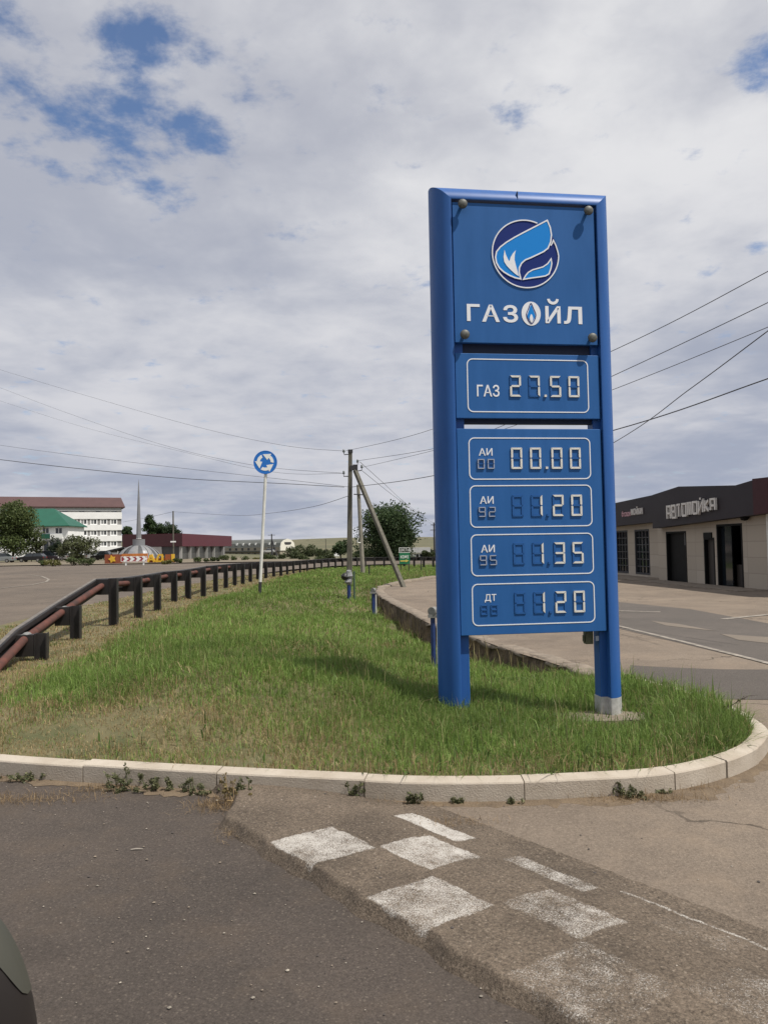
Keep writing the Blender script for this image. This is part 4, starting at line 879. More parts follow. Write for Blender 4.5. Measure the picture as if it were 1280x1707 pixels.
def frontal(name, px, py, d, lab, cat, z=None, rz=0.0):
    b = D(px, py, d); r = empty(name, (b[0], d, b[2] if z is None else z), rz); tag(r, lab, cat); s = d/F_PX
    xv = np.array([math.cos(rz), math.sin(rz), 0]); yv = np.array([-xv[1], xv[0], 0]); b0 = np.array([b[0], d, 0])
    def lc(qx, qy):
        v = ray(qx, qy); t = ((b0-CAM)@yv)/(v@yv); p = CAM+v*t; return float((p-b0)@xv), float(p[2]-r.location[2])
    return r, lc
def build_left_buildings():
    # long white block
    r, lc = frontal('white_block', 203, 929, 210, 'long white four storey block with brown roof at the far left', 'building', z=0, rz=R(24))
    x1 = 0; x0 = -46; ez = lc(203, 845)[1]; rzz = lc(203, 827)[1]
    MB().box(x0, x1, 0, 13, 0, ez).build('wall', GREY_W, r)
    BR = mat('brown_roof', (.075, .035, .032), .6, var=.12, scale=.4)
    m = MB(); m.add([(x0-1, -.6, ez), (x1+.9, -.6, ez), (x1+.5, 6.5, rzz), (x0-1, 6.5, rzz), (x1+.9, 13.6, ez), (x0-1, 13.6, ez), (x0-1, -.6, ez-.25), (x1+.9, -.6, ez-.25), (x1+.9, 13.6, ez-.25), (x0-1, 13.6, ez-.25)], [(0,1,2,3), (3,2,4,5), (1,4,2), (0,3,5), (6,7,1,0), (6,9,8,7), (7,8,4,1)]); m.build('roof', BR, r)
    zs = [lc(203, y)[1] for y in (918, 910.7, 901.7, 892.7, 883.7, 874.6, 865, 854)]
    for i in (0, 2, 4, 6): MB().box(x0, x1+.12, -.25, -.002, zs[i], zs[i+1]).build('white_band', WHITE_W, r)
    MB().box(x0, x1+.15, -.15, -.002, lc(203, 852)[1], lc(203, 850.5)[1]).build('white_band', WHITE_W, r)
    MB().box(x0, x1, -.12, -.002, lc(203, 850.3)[1], ez-.3).build('white_band', mat('pale_grey_render', (.42, .43, .43), .8), r)
    for row, (za, zb) in enumerate(((zs[1], zs[2]), (zs[3], zs[4]), (zs[5], zs[6]))):
        for k in range(15):
            xc = lc(190-k*16.6, 880)[0]; w = .8; f = MB()
            f.ribbon([(xc-w, za+.1), (xc+w, za+.1), (xc+w, zb-.05), (xc-w, zb-.05)], .28, -.06, .0); f.box(xc-.09, xc+.09, -.05, .0, za+.1, zb-.05); f.box(xc-.5, xc-.36, -.05, 0, za+.1, zb-.05)
            wf = f.build('window', WHITE_W, r); MB().box(xc-w, xc+w, -.015, -.003, za+.1, zb-.05).build('pane', mat('far_glass', (.05, .055, .06), .2) if 'far_glass' not in bpy.data.materials else bpy.data.materials['far_glass'], wf)
    for k in range(9): MB().box(-2.5-k*4.1, -1.2-k*4.1, -.02, -.004, lc(203, 853.6)[1], lc(203, 852.2)[1]).build('vent', GLASS, r)
    # green roofed building
    r, lc = frontal('green_roof_house', 114, 937, 168, 'white two storey building with a bright green hipped roof', 'building', z=0)
    GR = mat('green_roof', (.008, .085, .052), .5, var=.1, scale=.6)
    x0 = -15; ez = lc(114, 876)[1]; rr = lc(78, 846)[1]; xr = lc(76, 846)[0]; xe = lc(118, 876)[0]
    MB().box(x0, 0, 0, 9, 0, ez).build('wall', WHITE_W, r)
    MB().add([(x0-.5, -.6, ez), (xe, -.6, ez), (xe, 9.6, ez), (x0-.5, 9.6, ez), (x0-.5, 4.5, rr), (xr, 4.5, rr), (x0-.5, -.6, ez-.2), (xe, -.6, ez-.2), (xe, 9.6, ez-.2)], [(0,1,5,4), (1,2,5), (2,3,4,5), (0,4,3), (6,7,1,0), (7,8,2,1)]).build('roof', GR, r)
    for a, b in ((71.5, 82.5), (93, 104.5)):
        xa, zb = lc(a, 880); xb, za = lc(b, 889.5); f = MB().ribbon([(xa, za), (xb, za), (xb, zb), (xa, zb)], .12, -.05, 0); f.box((xa+xb)/2-.06, (xa+xb)/2+.06, -.05, 0, za, zb); wf = f.build('window', WHITE_W, r); MB().box(xa, xb, -.02, -.003, za, zb).build('pane', GLASS, wf)
    xa, za = lc(70, 898); xb, zb = lc(84.5, 890); MB().box(xa, xb, -.3, -.02, za, zb).build('canopy', GR, r)
    xa, za = lc(85, 898.3); xb, zb = lc(105, 889.8); s = MB().box(xa, xb, -.25, -.02, za, zb).build('sign_board', MT['rwhite'], r); MB().ribbon([(xa+.5, zb-.2), (xa+.2, (za+zb)/2), (xa+.6, za+.2), (xa+.8, zb-.3)], .14, -.27, -.25, closed=False).build('emblem', MT['iron'], s)
    xa, _ = lc(71, 930); xb, zb = lc(104, 900); MB().box(xa, xb, -.05, -.01, .2, zb).build('entrance', GREY_W, r)
    for q in (78, 88, 97): xq, _ = lc(q, 930); MB().box(xq-.45, xq+.45, -.09, -.05, .3, zb-.4).build('door', GLASS, r)
    # red roofed shop
    c = np.array([-32.8, 125, 0]); an = R(87.6); r = empty('red_shop', tuple(c), an); tag(r, 'low shop with a broad dark red fascia and glazed front', 'building')
    Xv = np.array([math.cos(an), math.sin(an), 0]); Yv = np.array([-Xv[1], Xv[0], 0])
    def lc2(px, py): v = ray(px, py); t = ((c-CAM)@Yv)/(v@Yv); p = CAM+v*t; return float((p-c)@Xv), float(p[2])
    RF = mat('red_fascia', (.085, .008, .018), .5, var=.08, scale=.5); RF2 = mat('darker_red_fascia', (.040, .008, .012), .6, var=.1, scale=.5)
    xe = lc2(385, 895)[0]; xw = lc2(372, 930)[0]
    MB().box(.3, xw, .4, 9, 0, 2.4).build('wall', mat('shop_glass', (.05, .05, .05), .25, var=.3, scale=.5), r)
    MB().box(0, xe, -.2, 9.3, 2.2, 4.26).build('fascia', RF, r)
    MB().box(-.06, -.003, -.2, 9.6, 2.25, 4.22).build('fascia', RF2, r)  # end fascia gets a darker red than the long front
    MB().box(-.03, .29, 3.2, 9.3, 0, 2.2).build('wall', GREY_W, r)
    for px in (303.5, 318.6, 332, 345.7, 358): x = lc2(px, 925)[0]; MB().box(x-.12, x+.12, -.05, .39, 0, 2.2).build('column', mat('shop_column', (.34, .335, .32), .7) if 'shop_column' not in bpy.data.materials else bpy.data.materials['shop_column'], r)
    MB().box(xw, xw+1.0, -.1, 3, 0, 2.2).build('pillar', GREY_W, r)
    # grey hangar building
    p = D(467, 930, 280); r = empty('long_grey_building', (p[0], 280, p[2]), R(-28)); tag(r, 'long low grey building with attic windows and a white gable end', 'building')
    ROOF = mat('dark_metal_roof', (.085, .09, .08), .5, var=.15, scale=.3); BEI = mat('beige_render', (.28, .25, .19), .8, var=.1, scale=.4)
    gp = [(0, 3.9), (.5, 5.4), (2.2, 6.4), (4.5, 6.9), (6.8, 6.4), (8.5, 5.4), (9, 3.9)]
    MB().box(-40, 0, 0, 9, -.5, 3.9).build('wall', BEI, r); m = MB(); n = len(gp)
    m.add([(-40, y, z) for y, z in gp]+[(0, y, z) for y, z in gp], [(i, n+i, n+i+1, i+1) for i in range(n-1)]); m.build('roof', ROOF, r)
    m = MB(); e = [(y, z) for y, z in gp]+[(9.1, 2.6), (-.1, 2.6)]; k = len(e); m.add([(.02, y, z) for y, z in e]+[(.3, y, z+.05) for y, z in e], [tuple(range(k-1, -1, -1)), tuple(range(k, 2*k))]+[(i, (i+1) % k, k+(i+1) % k, k+i) for i in range(k)]); m.build('gable', mat('cream_gable', (.68, .66, .58), .8), r)
    MB().box(-40, .1, -.9, -.002, 2.35, 2.7).build('canopy', ROOF, r)
    m = MB().box(.31, .36, 2.4, 6.6, 5.0, 5.7); m.box(.31, .36, 2.8, 6.0, 4.75, 4.9); m.build('gable_lettering', MT['iron'], r)
    for yy in (3.4, 5.3): MB().box(.31, .35, yy, yy+.5, 3.2, 4.0).build('gable_window', GLASS, r)
    for k in range(11):
        x = -2.5-k*2.9
        if k in (1,): x += .4
        MB().box(x-.5, x+.5, -.04, -.003, 2.9, 3.75).build('window', GLASS, r)
        MB().box(x-.45, x+.45, -.05, -.003, .7, 1.9).build('window', GLASS, r)
        MB().box(x-.3, x+.3, .15, .9, 4.75, 5.6).build('roof_window', MT['rwhite'], r)
    # dark canopy shed
    r, lc = frontal('dark_shed', 195, 936, 135, 'black lean-to canopy on posts behind the orange lettering', 'shed', z=0)
    a = lc(177, 918); b = lc(216, 909); MB().add([(a[0], 0, a[1]), (b[0], 0, b[1]), (b[0], 6, b[1]), (a[0], 6, a[1]), (a[0], 0, a[1]-.25), (b[0], 0, b[1]-.25), (b[0], 6, b[1]-.25), (a[0], 6, a[1]-.25)], [(0,1,2,3), (4,7,6,5), (0,4,5,1), (3,2,6,7), (0,3,7,4), (1,5,6,2)]).build('roof', MT['iron'], r)
    for x in (a[0]+.3, (a[0]+b[0])/2): MB().box(x-.08, x+.08, .1, .26, 0, a[1]-.1).build('post', MT['wpole'], r)
    MB().box(a[0]+.4, b[0], 5, 5.2, 0, a[1]-.3).build('back_wall', mat('shed_dark', (.03, .03, .03), .8), r)
    # white kiosk by the road
    r, lc = frontal('white_kiosk', 703, 934, 112, 'small white roadside kiosk behind the green cafe sign', 'kiosk')
    x0, z1 = lc(678, 913); x1, z0 = lc(717, 921); MB().box(x0, x1, -.3, 4, z0, z1).build('header', mat('kiosk_header', (.48, .48, .48), .6, var=.1), r)
    MB().box(x0+.3, x1-.1, 0, 3.8, -1, z0).build('wall', WHITE_W, r)
    for k in range(4): xa = x0+1.3+k*.55; MB().box(xa, xa+.42, -.03, -.003, z0-.9, z0-.2).build('window', GLASS, r)
    MB().box(x0+1.25, x0+3.4, -.02, -.003, -.3, z0-1.1).build('counter', GREY_W, r)
    xa, za = lc(717, 923); MB().box(xa, xa+6, 1, 3, -1, za).build('annex', mat('tan_render', (.2, .17, .14), .8), r)
build_left_buildings()

def build_monument():
    r, lc = frontal('spire_monument', 232, 938, 105, 'tall grey metal spire rising from a drum and a flared ribbed skirt', 'monument', z=.05)
    ST = mat('spire_steel', (.22, .225, .235), .45, .25, var=.12, scale=1.5); DKP = mat('skirt_dark', (.06, .062, .065), .6); LT = mat('skirt_light', (.19, .19, .19), .55, var=.1)
    z = lambda y: lc(232, y)[1]; tip = lc(233.5, 798); 
    m = MB(); m.lathe([(.36, z(898)), (.31, z(880)), (.16, z(835)), (.05, z(805)), (.0, tip[1])], 8); m.build('spire', ST, r)
    MB().lathe([(.0, z(898)), (.36, z(898)), (.30, z(895)), (.36, z(893.5))], 12).build('collar', MT['wpole'], r)
    MB().lathe([(0, z(899)), (.80, z(899)), (.80, z(909)), (1.02, z(909)), (1.02, z(917)), (0, z(917))], 28).build('drum', ST, r, smooth=True)
    prof = [(1.0, z(909.5)), (1.7, z(913)), (2.25, z(918)), (2.75, z(925.5)), (3.1, z(937))]
    na = 48; m = MB()
    for i in range(na):
        a0, a1 = 2*math.pi*i/na, 2*math.pi*(i+1)/na; m.mat(0 if (i % 6) in (0, 1) else (1 if (i % 6) in (2, 3) else 2))
        for j in range(4):
            (r0, z0), (r1, z1) = prof[j], prof[j+1]; k = 1.05 if (i % 6) < 2 else 1.0
            m.add([(r0*k*math.cos(a0), r0*k*math.sin(a0), z0), (r0*k*math.cos(a1), r0*k*math.sin(a1), z0), (r1*k*math.cos(a1), r1*k*math.sin(a1), z1), (r1*k*math.cos(a0), r1*k*math.sin(a0), z1)], [(0, 3, 2, 1)])
    m.build('skirt', [LT, DKP, ST], r)
    # coloured lettering wall
    r, lc = frontal('town_lettering', 232, 940, 95, 'orange and yellow block lettering with АД standing before the spire', 'lettering', z=.09)
    OR = mat('orange_panel', (.32, .085, .022), .6, var=.25, scale=1.5); YE = mat('yellow_letter', (.66, .40, .03), .5, var=.1, scale=2); BRN = mat('red_brown_panel', (.22, .06, .025), .7, var=.2, scale=1)
    B = lambda x0, x1, y0, y1: (*[lc(x0, y1)[0], lc(x1, y1)[0]], lc(x0, y1)[1], lc(x1, y0)[1])
    a, b, c, d = B(175, 203, 924, 940); pn = MB().box(a, b, .0, .3, c, d).build('panel', BRN, r)
    m = MB(); cx, cz = (a+b)/2-.1, (c+d)/2; m.prism([(cx+.5*math.cos(t)*(1 if i % 2 else .55), cz+.5*math.sin(t)*(1 if i % 2 else .55)) for i, t in enumerate(np.linspace(0, 6.283, 11)[:-1])], -.06, 0); m.build('ornament', YE, pn)
    a, b, c, d = B(203, 246, 922.5, 937); MB().box(a, b, .1, .3, c, d).build('panel', mat('amber_panel', (.50, .17, .04), .6, var=.3, scale=2), r)
    a, b, c, d = B(246, 291, 930, 938.5); MB().box(a, b, .2, .4, c, d).build('panel', OR, r)
    for ch, x0, x1 in (('А', 246, 259), ('Д', 259.5, 274)):
        a, b, c, d = B(x0, x1, 923.5, 937); w = b-a; m = MB()
        top = a+w*.5 if ch == 'А' else a+w*.42
        m.ribbon([(a+.1, c), (top-.02, d-.06)], .24, -.05, .15, closed=False)
        if ch == 'А': m.ribbon([(top+.02, d-.06), (b-.1, c)], .24, -.048, .152, closed=False); m.box(a+w*.25, b-w*.25, -.04, .14, c+.22, c+.40)
        else: m.box(b-.34, b-.10, -.049, .151, c, d); m.box(top-.15, b-.1, -.046, .148, d-.2, d-.003); m.box(a, b, -.045, .147, c+.002, c+.19)
        m.build('letter', YE, r)
    a, b, c, d = B(276, 285, 924, 937); MB().box(a, b, .0, .18, c, d).build('panel', OR, r)
    a, b, c, d = B(286, 291, 923.5, 936); MB().box(a, b, -.02, .18, c, d).build('panel', YE, r)
    # chevron board
    r, lc = frontal('chevron_sign', 224, 942.5, 86, 'red and white chevron road board pointing right on two short posts', 'road sign', z=.02)
    a, z0 = lc(202.5, 936); b, z1 = lc(245, 927.5); RD = mat('chevron_red', (.30, .02, .03), .5)
    pl = MB().box(a, b, 0, .04, z0, z1).build('board', RD, r); w = (b-a)/4; zm = (z0+z1)/2
    for k in range(4):
        x = a+.42+k*w*.98; MB().ribbon([(x-.12, z1-.02), (x+.22, zm), (x-.12, z0+.02)], .24, -.02, -.002, closed=False).build('chevron', MT['rwhite'], pl)
    MB().ribbon([(a, z0), (b, z0), (b, z1), (a, z1)], .05, -.015, -.001).build('border', MT['rwhite'], pl)
    for px in (210, 239.5): x, _ = lc(px, 940); MB().box(x-.07, x+.07, .045, .15, -.1, z1-.05).build('post', MT['rwhite'], r)
build_monument()

# ------------------------------------------------------------------ cars
def car(px, py, d, face, paint, lab, L=4.1, H=1.42, hatch=False, name='parked_car'):
    b = D(px, py, d); r = empty(name, (b[0], d, .1)); tag(r, lab, 'car'); s = face
    pm = bpy.data.materials.get(paint[0]) or mat(paint[0], paint[1], .3, .2, coat=.4)
    bl = .62; h = L/2
    body = [(-h, .28), (-h+.02, .62), (-h+.1, .78), (-h+1.15, .90), (h-.75, .95), (h-.05, .90), (h, .66), (h-.02, .28)]
    cab = [(-h+1.0, .88), (-h+1.65, H), (h-1.3 if not hatch else h-.55, H), (h-.62 if not hatch else h-.08, .93)]
    W = .82; m = MB(); m.prism([(s*x, z) for x, z in body], -W, W); bevel(m.build('body', pm, r), .06, 3)
    m = MB(); k = len(cab); vs = []
    for yy, ins in ((-W+.04, 0), (-W+.16, 1), (W-.16, 1), (W-.04, 0)): pass
    lo = [(-h+1.0, .88), (h-.62 if not hatch else h-.08, .93)]; hi = [(-h+1.65, H-.05), (h-1.3 if not hatch else h-.55, H-.05)]
    vs = [(s*lo[0][0], -W+.04, lo[0][1]), (s*lo[1][0], -W+.04, lo[1][1]), (s*lo[1][0], W-.04, lo[1][1]), (s*lo[0][0], W-.04, lo[0][1]), (s*hi[0][0], -W+.2, hi[0][1]), (s*hi[1][0], -W+.2, hi[1][1]), (s*hi[1][0], W-.2, hi[1][1]), (s*hi[0][0], W-.2, hi[0][1])]
    m.add(vs, [(0,3,2,1), (4,5,6,7), (0,1,5,4), (1,2,6,5), (2,3,7,6), (3,0,4,7)]); m.build('windows', GLASS, r)
    m = MB(); m.box(min(s*hi[0][0], s*hi[1][0])-.05, max(s*hi[0][0], s*hi[1][0])+.05, -W+.18, W-.18, H-.06, H); bevel(m.build('roof', pm, r), .03)
    xm = (lo[0][0]+lo[1][0])/2
    m = MB(); m.beam((s*xm, -W+.03, .9), (s*xm, -W+.19, H-.04), .09, .03); m.build('pillar', pm, r)
    for x in (-h+.78, h-.8):
        for y in (-W+.06, W-.06):
            w = MB(); w.tube([(s*x, y-.1, .3), (s*x, y+.1, .3)], .30, 16); wo = w.build('wheel', MT['black'], r); MB().tube([(s*x, y-.115, .3), (s*x, y+.115, .3)], .18, 12).build('rim', MT['zinc'], wo)
    for y in (-.6, .6):
        MB().box(min(s*(-h-.01), s*(-h+.1)), max(s*(-h-.01), s*(-h+.1)), y-.15, y+.15, .58, .72).build('headlight', MT['rwhite'], r)
        MB().box(min(s*(h+.01), s*(h-.1)), max(s*(h+.01), s*(h-.1)), y-.14, y+.14, .62, .80).build('tail_light', mat('tail_red', (.25, .01, .01), .3) if 'tail_red' not in bpy.data.materials else bpy.data.materials['tail_red'], r)
    return r
def build_cars():
    car(2, 938, 122, 1, ('grey_car', (.22, .24, .24)), 'grey car parked beneath the big tree at the left edge', L=4.3, H=1.5, hatch=False)
    car(54, 938, 124, 1, ('black_car', (.01, .01, .011)), 'black hatchback parked side on right of the big tree', L=4.2, H=1.42, hatch=True)
    car(81, 937, 133, -1, ('maroon_car', (.03, .02, .026)), 'dark tall car parked behind the black hatchback', L=4.0, H=1.75, hatch=True)
    car(96, 937, 137, 1, ('silver_car', (.34, .33, .33)), 'silver car nose partly hidden by shrubs beside the dark tall car', L=3.9, H=1.4, hatch=True)
    car(124, 938, 140, 1, ('olive_car', (.12, .12, .09)), 'dull olive car almost hidden behind the roadside shrubs', L=4.0, H=1.42)
    car(155, 938, 142, -1, ('white_car', (.46, .46, .45)), 'white car showing behind the shrubs left of the black car', L=4.0, H=1.4)
    car(170, 938, 132, 1, ('black_van', (.012, .012, .012)), 'black car beside the red brown panel of the lettering', L=3.4, H=1.6, hatch=True)
    car(449, 934, 250, 1, ('white_far_car', (.5, .5, .48)), 'white car in front of the long grey building', L=4.4, H=1.5)
build_cars()

# ------------------------------------------------------------------ trees and shrubs
def leafcloud(name, centers, radii, n, size, c0, c1, parent=None, seed=0, squash=.8, m='leaf'):
    rg = np.random.default_rng(seed); k = len(centers); C = np.array(centers); Rr = np.array(radii); w = Rr**2; idx = rg.choice(k, n, p=w/w.sum())
    v = rg.normal(0, 1, (n, 3)); v /= np.linalg.norm(v, axis=1)[:, None]; rad = rg.uniform(.25, 1, n)**.5
    P = C[idx]+v*(Rr[idx]*rad*(1+rg.normal(0, .13, n)))[:, None]*np.array([1, 1, squash])
    a = rg.normal(0, 1, (n, 3)); a /= np.linalg.norm(a, axis=1)[:, None]; b = np.cross(a, rg.normal(0, 1, (n, 3))); b /= np.linalg.norm(b, axis=1)[:, None]
    s = size*rg.uniform(.6, 1.4, n)[:, None]
    V = np.stack([P-a*s*.6, P-b*s*.35+a*s*.05, P+a*s*.6, P+b*s*.35+a*s*.05], 1)
    me = bpy.data.meshes.new(name); me.vertices.add(n*4); me.vertices.foreach_set('co', V.reshape(-1).astype(np.float32)); me.loops.add(n*4); me.loops.foreach_set('vertex_index', np.arange(n*4, dtype=np.int32)); me.polygons.add(n)
    me.polygons.foreach_set('loop_start', (np.arange(n)*4).astype(np.int32)); me.polygons.foreach_set('loop_total', np.full(n, 4, np.int32)); me.update(calc_edges=True)
    tone = rg.uniform(.75, 1.25, k)[idx]*rg.uniform(.7, 1.3, n); t = rg.uniform(0, 1, n)[:, None]
    col = (np.array(c0)*(1-t)+np.array(c1)*t)*tone[:, None]; CC = np.repeat(np.column_stack([col, np.ones(n)]), 4, axis=0)
    at = me.color_attributes.new('Col', 'FLOAT_COLOR', 'POINT'); at.data.foreach_set('color', CC.reshape(-1).astype(np.float32)); me.materials.append(MT[m])
    o = bpy.data.objects.new(name, me); COL.objects.link(o); o.parent = parent; return o
BARK = mat('bark', (.055, .042, .032), .95, var=.3, scale=6, bump=.5, bscale=20)
def tree(px, pyb, d, cpx, cpy, rx, rz, lab, n=3500, leaf=.34, c0=(.035,.06,.018), c1=(.07,.10,.03), clumps=26, seed=1, name='leafy_tree', cat='tree', trunk=.22, z=None, group=None):
    b = D(px, pyb, d); c = D(cpx, cpy, d)-b; s = d/F_PX; rx *= s; rz *= s; zz = b[2] if z is None else z; c[2] += b[2]-zz
    root = empty(name, (b[0], d, zz)); tag(root, lab, cat, group); rg = np.random.default_rng(seed+100)
    cs = []; rs = []
    for i in range(clumps):
        v = rg.normal(0, 1, 3); v /= np.linalg.norm(v); q = rg.uniform(.25, .84)
        cs.append(c+v*np.array([rx, rx*.85, rz])*q); rs.append(rg.uniform(.24, .44)*min(rx, rz*1.1))
    m = MB(); f = c+np.array([0, 0, -rz*.35]); m.tube([(0,0,-.6), f*.45*np.array([.6,.6,1]), f], [trunk, trunk*.8, trunk*.5], 8)
    for i in range(0, clumps, 2):
        mid = f*.7+cs[i]*.3+rg.normal(0, .15, 3); m.tube([f*np.array([.9,.9,.75]), mid, cs[i]], [trunk*.4, trunk*.25, trunk*.08], 5)
    m.build('trunk', BARK, root, smooth=True); leafcloud('crown', cs, rs, n, leaf, c0, c1, root, seed)
    return root
def shrub(px, pyb, d, w, h, lab, c0=(.05,.075,.025), c1=(.10,.12,.05), n=500, leaf=.16, seed=0, z=None, group=None):
    b = D(px, pyb, d); s = d/F_PX; w *= s/2; h *= s; zz = b[2] if z is None else z; root = empty('shrub', (b[0], d, zz)); tag(root, lab, 'shrub', group); rg = np.random.default_rng(seed+50); cs = []; rs = []
    for i in range(9):
        cs.append(np.array([rg.uniform(-.75, .75)*w, rg.uniform(-.5, .5)*w*.6, rg.uniform(.25, .68)*h])); rs.append(rg.uniform(.28, .45)*min(w, h*.9))
    leafcloud('foliage', cs, rs, n, leaf, c0, c1, root, seed, squash=.9); m = MB()
    for c in cs[::2]: m.tube([(c[0]*.2, 0, -.1), c], [.05, .02], 5)
    m.build('stem', BARK, root); return root
def build_trees():
    gy = ((.068,.098,.032), (.125,.155,.060)); dk = ((.028,.052,.022), (.066,.098,.040)); bl = ((.026,.042,.026), (.05,.07,.04)); pale = ((.075,.085,.045), (.13,.14,.075))
    tree(22, 938, 128, 24, 878, 44, 56, 'broad green tree above the parked cars at the far left', n=15000, leaf=.28, c0=gy[0], c1=gy[1], clumps=60, seed=3, z=.05)
    tree(52, 938, 130, 60, 906, 16, 26, 'slender pale tree at the right side of the big far left tree', n=1600, leaf=.24, c0=pale[0], c1=pale[1], clumps=12, seed=4, z=.05, trunk=.08)
    tree(129, 938, 126, 128, 911, 36, 25, 'pale olive bushy tree before the white block', n=4200, leaf=.26, c0=pale[0], c1=(.11,.125,.06), clumps=26, seed=5, z=.05, trunk=.14)
    tree(101, 938, 134, 98, 915, 20, 20, 'small dark tree in front of the green roofed building', n=1500, leaf=.24, c0=bl[0], c1=bl[1], clumps=14, seed=6, z=.05, trunk=.1)
    tree(212, 925, 235, 212, 889, 14, 20, 'dark tree at the right end of the white block', n=3600, leaf=.42, c0=dk[0], c1=dk[1], clumps=24, seed=7)
    tree(254, 925, 240, 252, 880, 16, 26, 'tall dark tree right behind the spire', n=4500, leaf=.42, c0=dk[0], c1=dk[1], clumps=30, seed=8)
    tree(280, 925, 245, 278, 886, 28, 19, 'rounded dark tree above the red shop roof', n=6000, leaf=.42, c0=dk[0], c1=bl[1], clumps=34, seed=9)
    tree(651, 945, 90, 650, 884, 61, 58, 'large spreading dark green tree beyond the guardrail behind the power pole', n=24000, leaf=.22, c0=dk[0], c1=(.075,.108,.048), clumps=80, seed=10, trunk=.32, z=-.6)
    tree(568, 940, 105, 568, 914, 20, 16, 'low dark round tree left of the power pole', n=2200, leaf=.22, c0=dk[0], c1=dk[1], clumps=14, seed=12, trunk=.12)
    sh = [(90, 943, 88, 44, 15, 'yellowish low shrub in front of the black hatchback'), (122, 942, 90, 30, 16, 'grey green roadside shrub under the pale bushy tree'), (146, 943, 88, 28, 15, 'roadside shrub left of the red brown panel'), (72, 942, 89, 20, 9, 'small dry tuft shrub by the black hatchback'),
          (276, 941, 88, 20, 9, 'small shrub at the foot of the yellow letters'), (297, 940, 92, 14, 10, 'small dark shrub right of the lettering'), (337, 939, 94, 28, 11, 'dark low shrub in front of the glazed shop'), (360, 937, 98, 20, 9, 'greyish shrub in front of the right end of the shop'),
          (372, 936, 108, 24, 12, 'shrub at the right corner of the red shop'), (400, 937, 106, 34, 11, 'grey green shrub in front of the long grey building'), (424, 937, 112, 40, 9, 'yellow green low shrub left of the roundabout sign pole')]
    for i, (px, py, d, w, h, lab) in enumerate(sh): shrub(px, py, d, w, h, lab, n=420, seed=20+i, leaf=.17, group='roadside shrubs on the far verge', **({'c0': (.10,.105,.03), 'c1': (.17,.16,.055)} if 'yellow' in lab else {}))
    mid = [(503, 938, 150, 54, 40, 'rounded green bush right of the white gable'), (524, 937, 155, 34, 27, 'olive bush in the middle distance left of the thin grey pole'), (552, 938, 140, 36, 24, 'low bush by the thin grey pole'), (470, 940, 120, 90, 22, 'long green hedge behind the guardrail near the roundabout sign'), (530, 943, 100, 90, 22, 'hedge behind the guardrail left of the power pole'),
           (606, 944, 95, 46, 30, 'dark bush under the left side of the large tree'), (634, 944, 96, 46, 34, 'grey leaved bush beneath the large tree'), (716, 940, 105, 22, 28, 'pale green bush between kiosk and price sign'), (735, 942, 108, 22, 22, 'bush hidden partly by the price sign column')]
    for i, (px, py, d, w, h, lab) in enumerate(mid): shrub(px, py, d, w, h, lab, n=2200, seed=60+i, leaf=.26, c0=(.045,.062,.028), c1=(.09,.105,.05), group='bushes beyond the guardrail')
    rg = np.random.default_rng(4); P = []; q = []
    for i in range(70):                                         # far tree line and hill scrub
        t = rg.uniform(-.42, .22); r = rg.choice([1050, 1250, 1420]); x, y = r*math.sin(t), r*math.cos(t)
        z = 15.0*float(smoothstep(np.array(r), 420, 1450))-1; P.append((x, y, z)); q.append(rg.uniform(2.0, 4.2))
    for i in range(50):
        t = rg.uniform(-.18, .12); r = rg.uniform(330, 560); x, y = r*math.sin(t), r*math.cos(t); P.append((x, y, -2.0+float(15*smoothstep(np.array(r), 420, 1450)))); q.append(rg.uniform(1.3, 2.8))
    tag(leafcloud('far_scrub', P, q, 9000, 1.1, (.035,.045,.025), (.07,.08,.045), None, 9), kind='stuff')
build_trees()

# ------------------------------------------------------------------ kerbside weeds, straw, pebbles
def weed(px, py, h, lab, seed, spread=.12, n=26, z=0.0, dry=False):
    b = G(px, py, z); rg = np.random.default_rng(seed); root = empty('kerb_weed', tuple(b)); tag(root, lab, 'weed', 'weeds growing along the kerb')
    m = MB(); cs = []; lv = []
    m.tube([(-spread*1.1, 0, .002), (0, -.01, .004), (spread*1.1, 0, .002)], .003, 4)
    for i in range(9):
        o0 = np.array([rg.normal(0, .5)*spread, -.004, 0]); a = rg.uniform(0, 6.28); l = rg.uniform(.2, .8)*spread; tp = o0+np.array([math.cos(a)*l, -abs(math.sin(a))*l*.4, h*rg.uniform(.25, 1)**1.3]); md = o0*.4+tp*np.array([.6,.6,.55]); m.tube([o0+np.array([0,0,-.01]), md, tp], [.003, .0025, .0015], 4)
        for k in range(5): t = rg.uniform(.3, 1); lv.append(md*(1-t)+tp*t)
    m.build('stem', MT['straw'] if dry else mat('weed_stem', (.07, .09, .03), .8) if 'weed_stem' not in bpy.data.materials else bpy.data.materials['weed_stem'], root)
    c = ((.085,.095,.05), (.17,.17,.09)) if not dry else ((.16,.13,.06), (.24,.19,.09))
    leafcloud('leaves', lv, [.018]*len(lv), n*7, .018, c[0], c[1], root, seed)
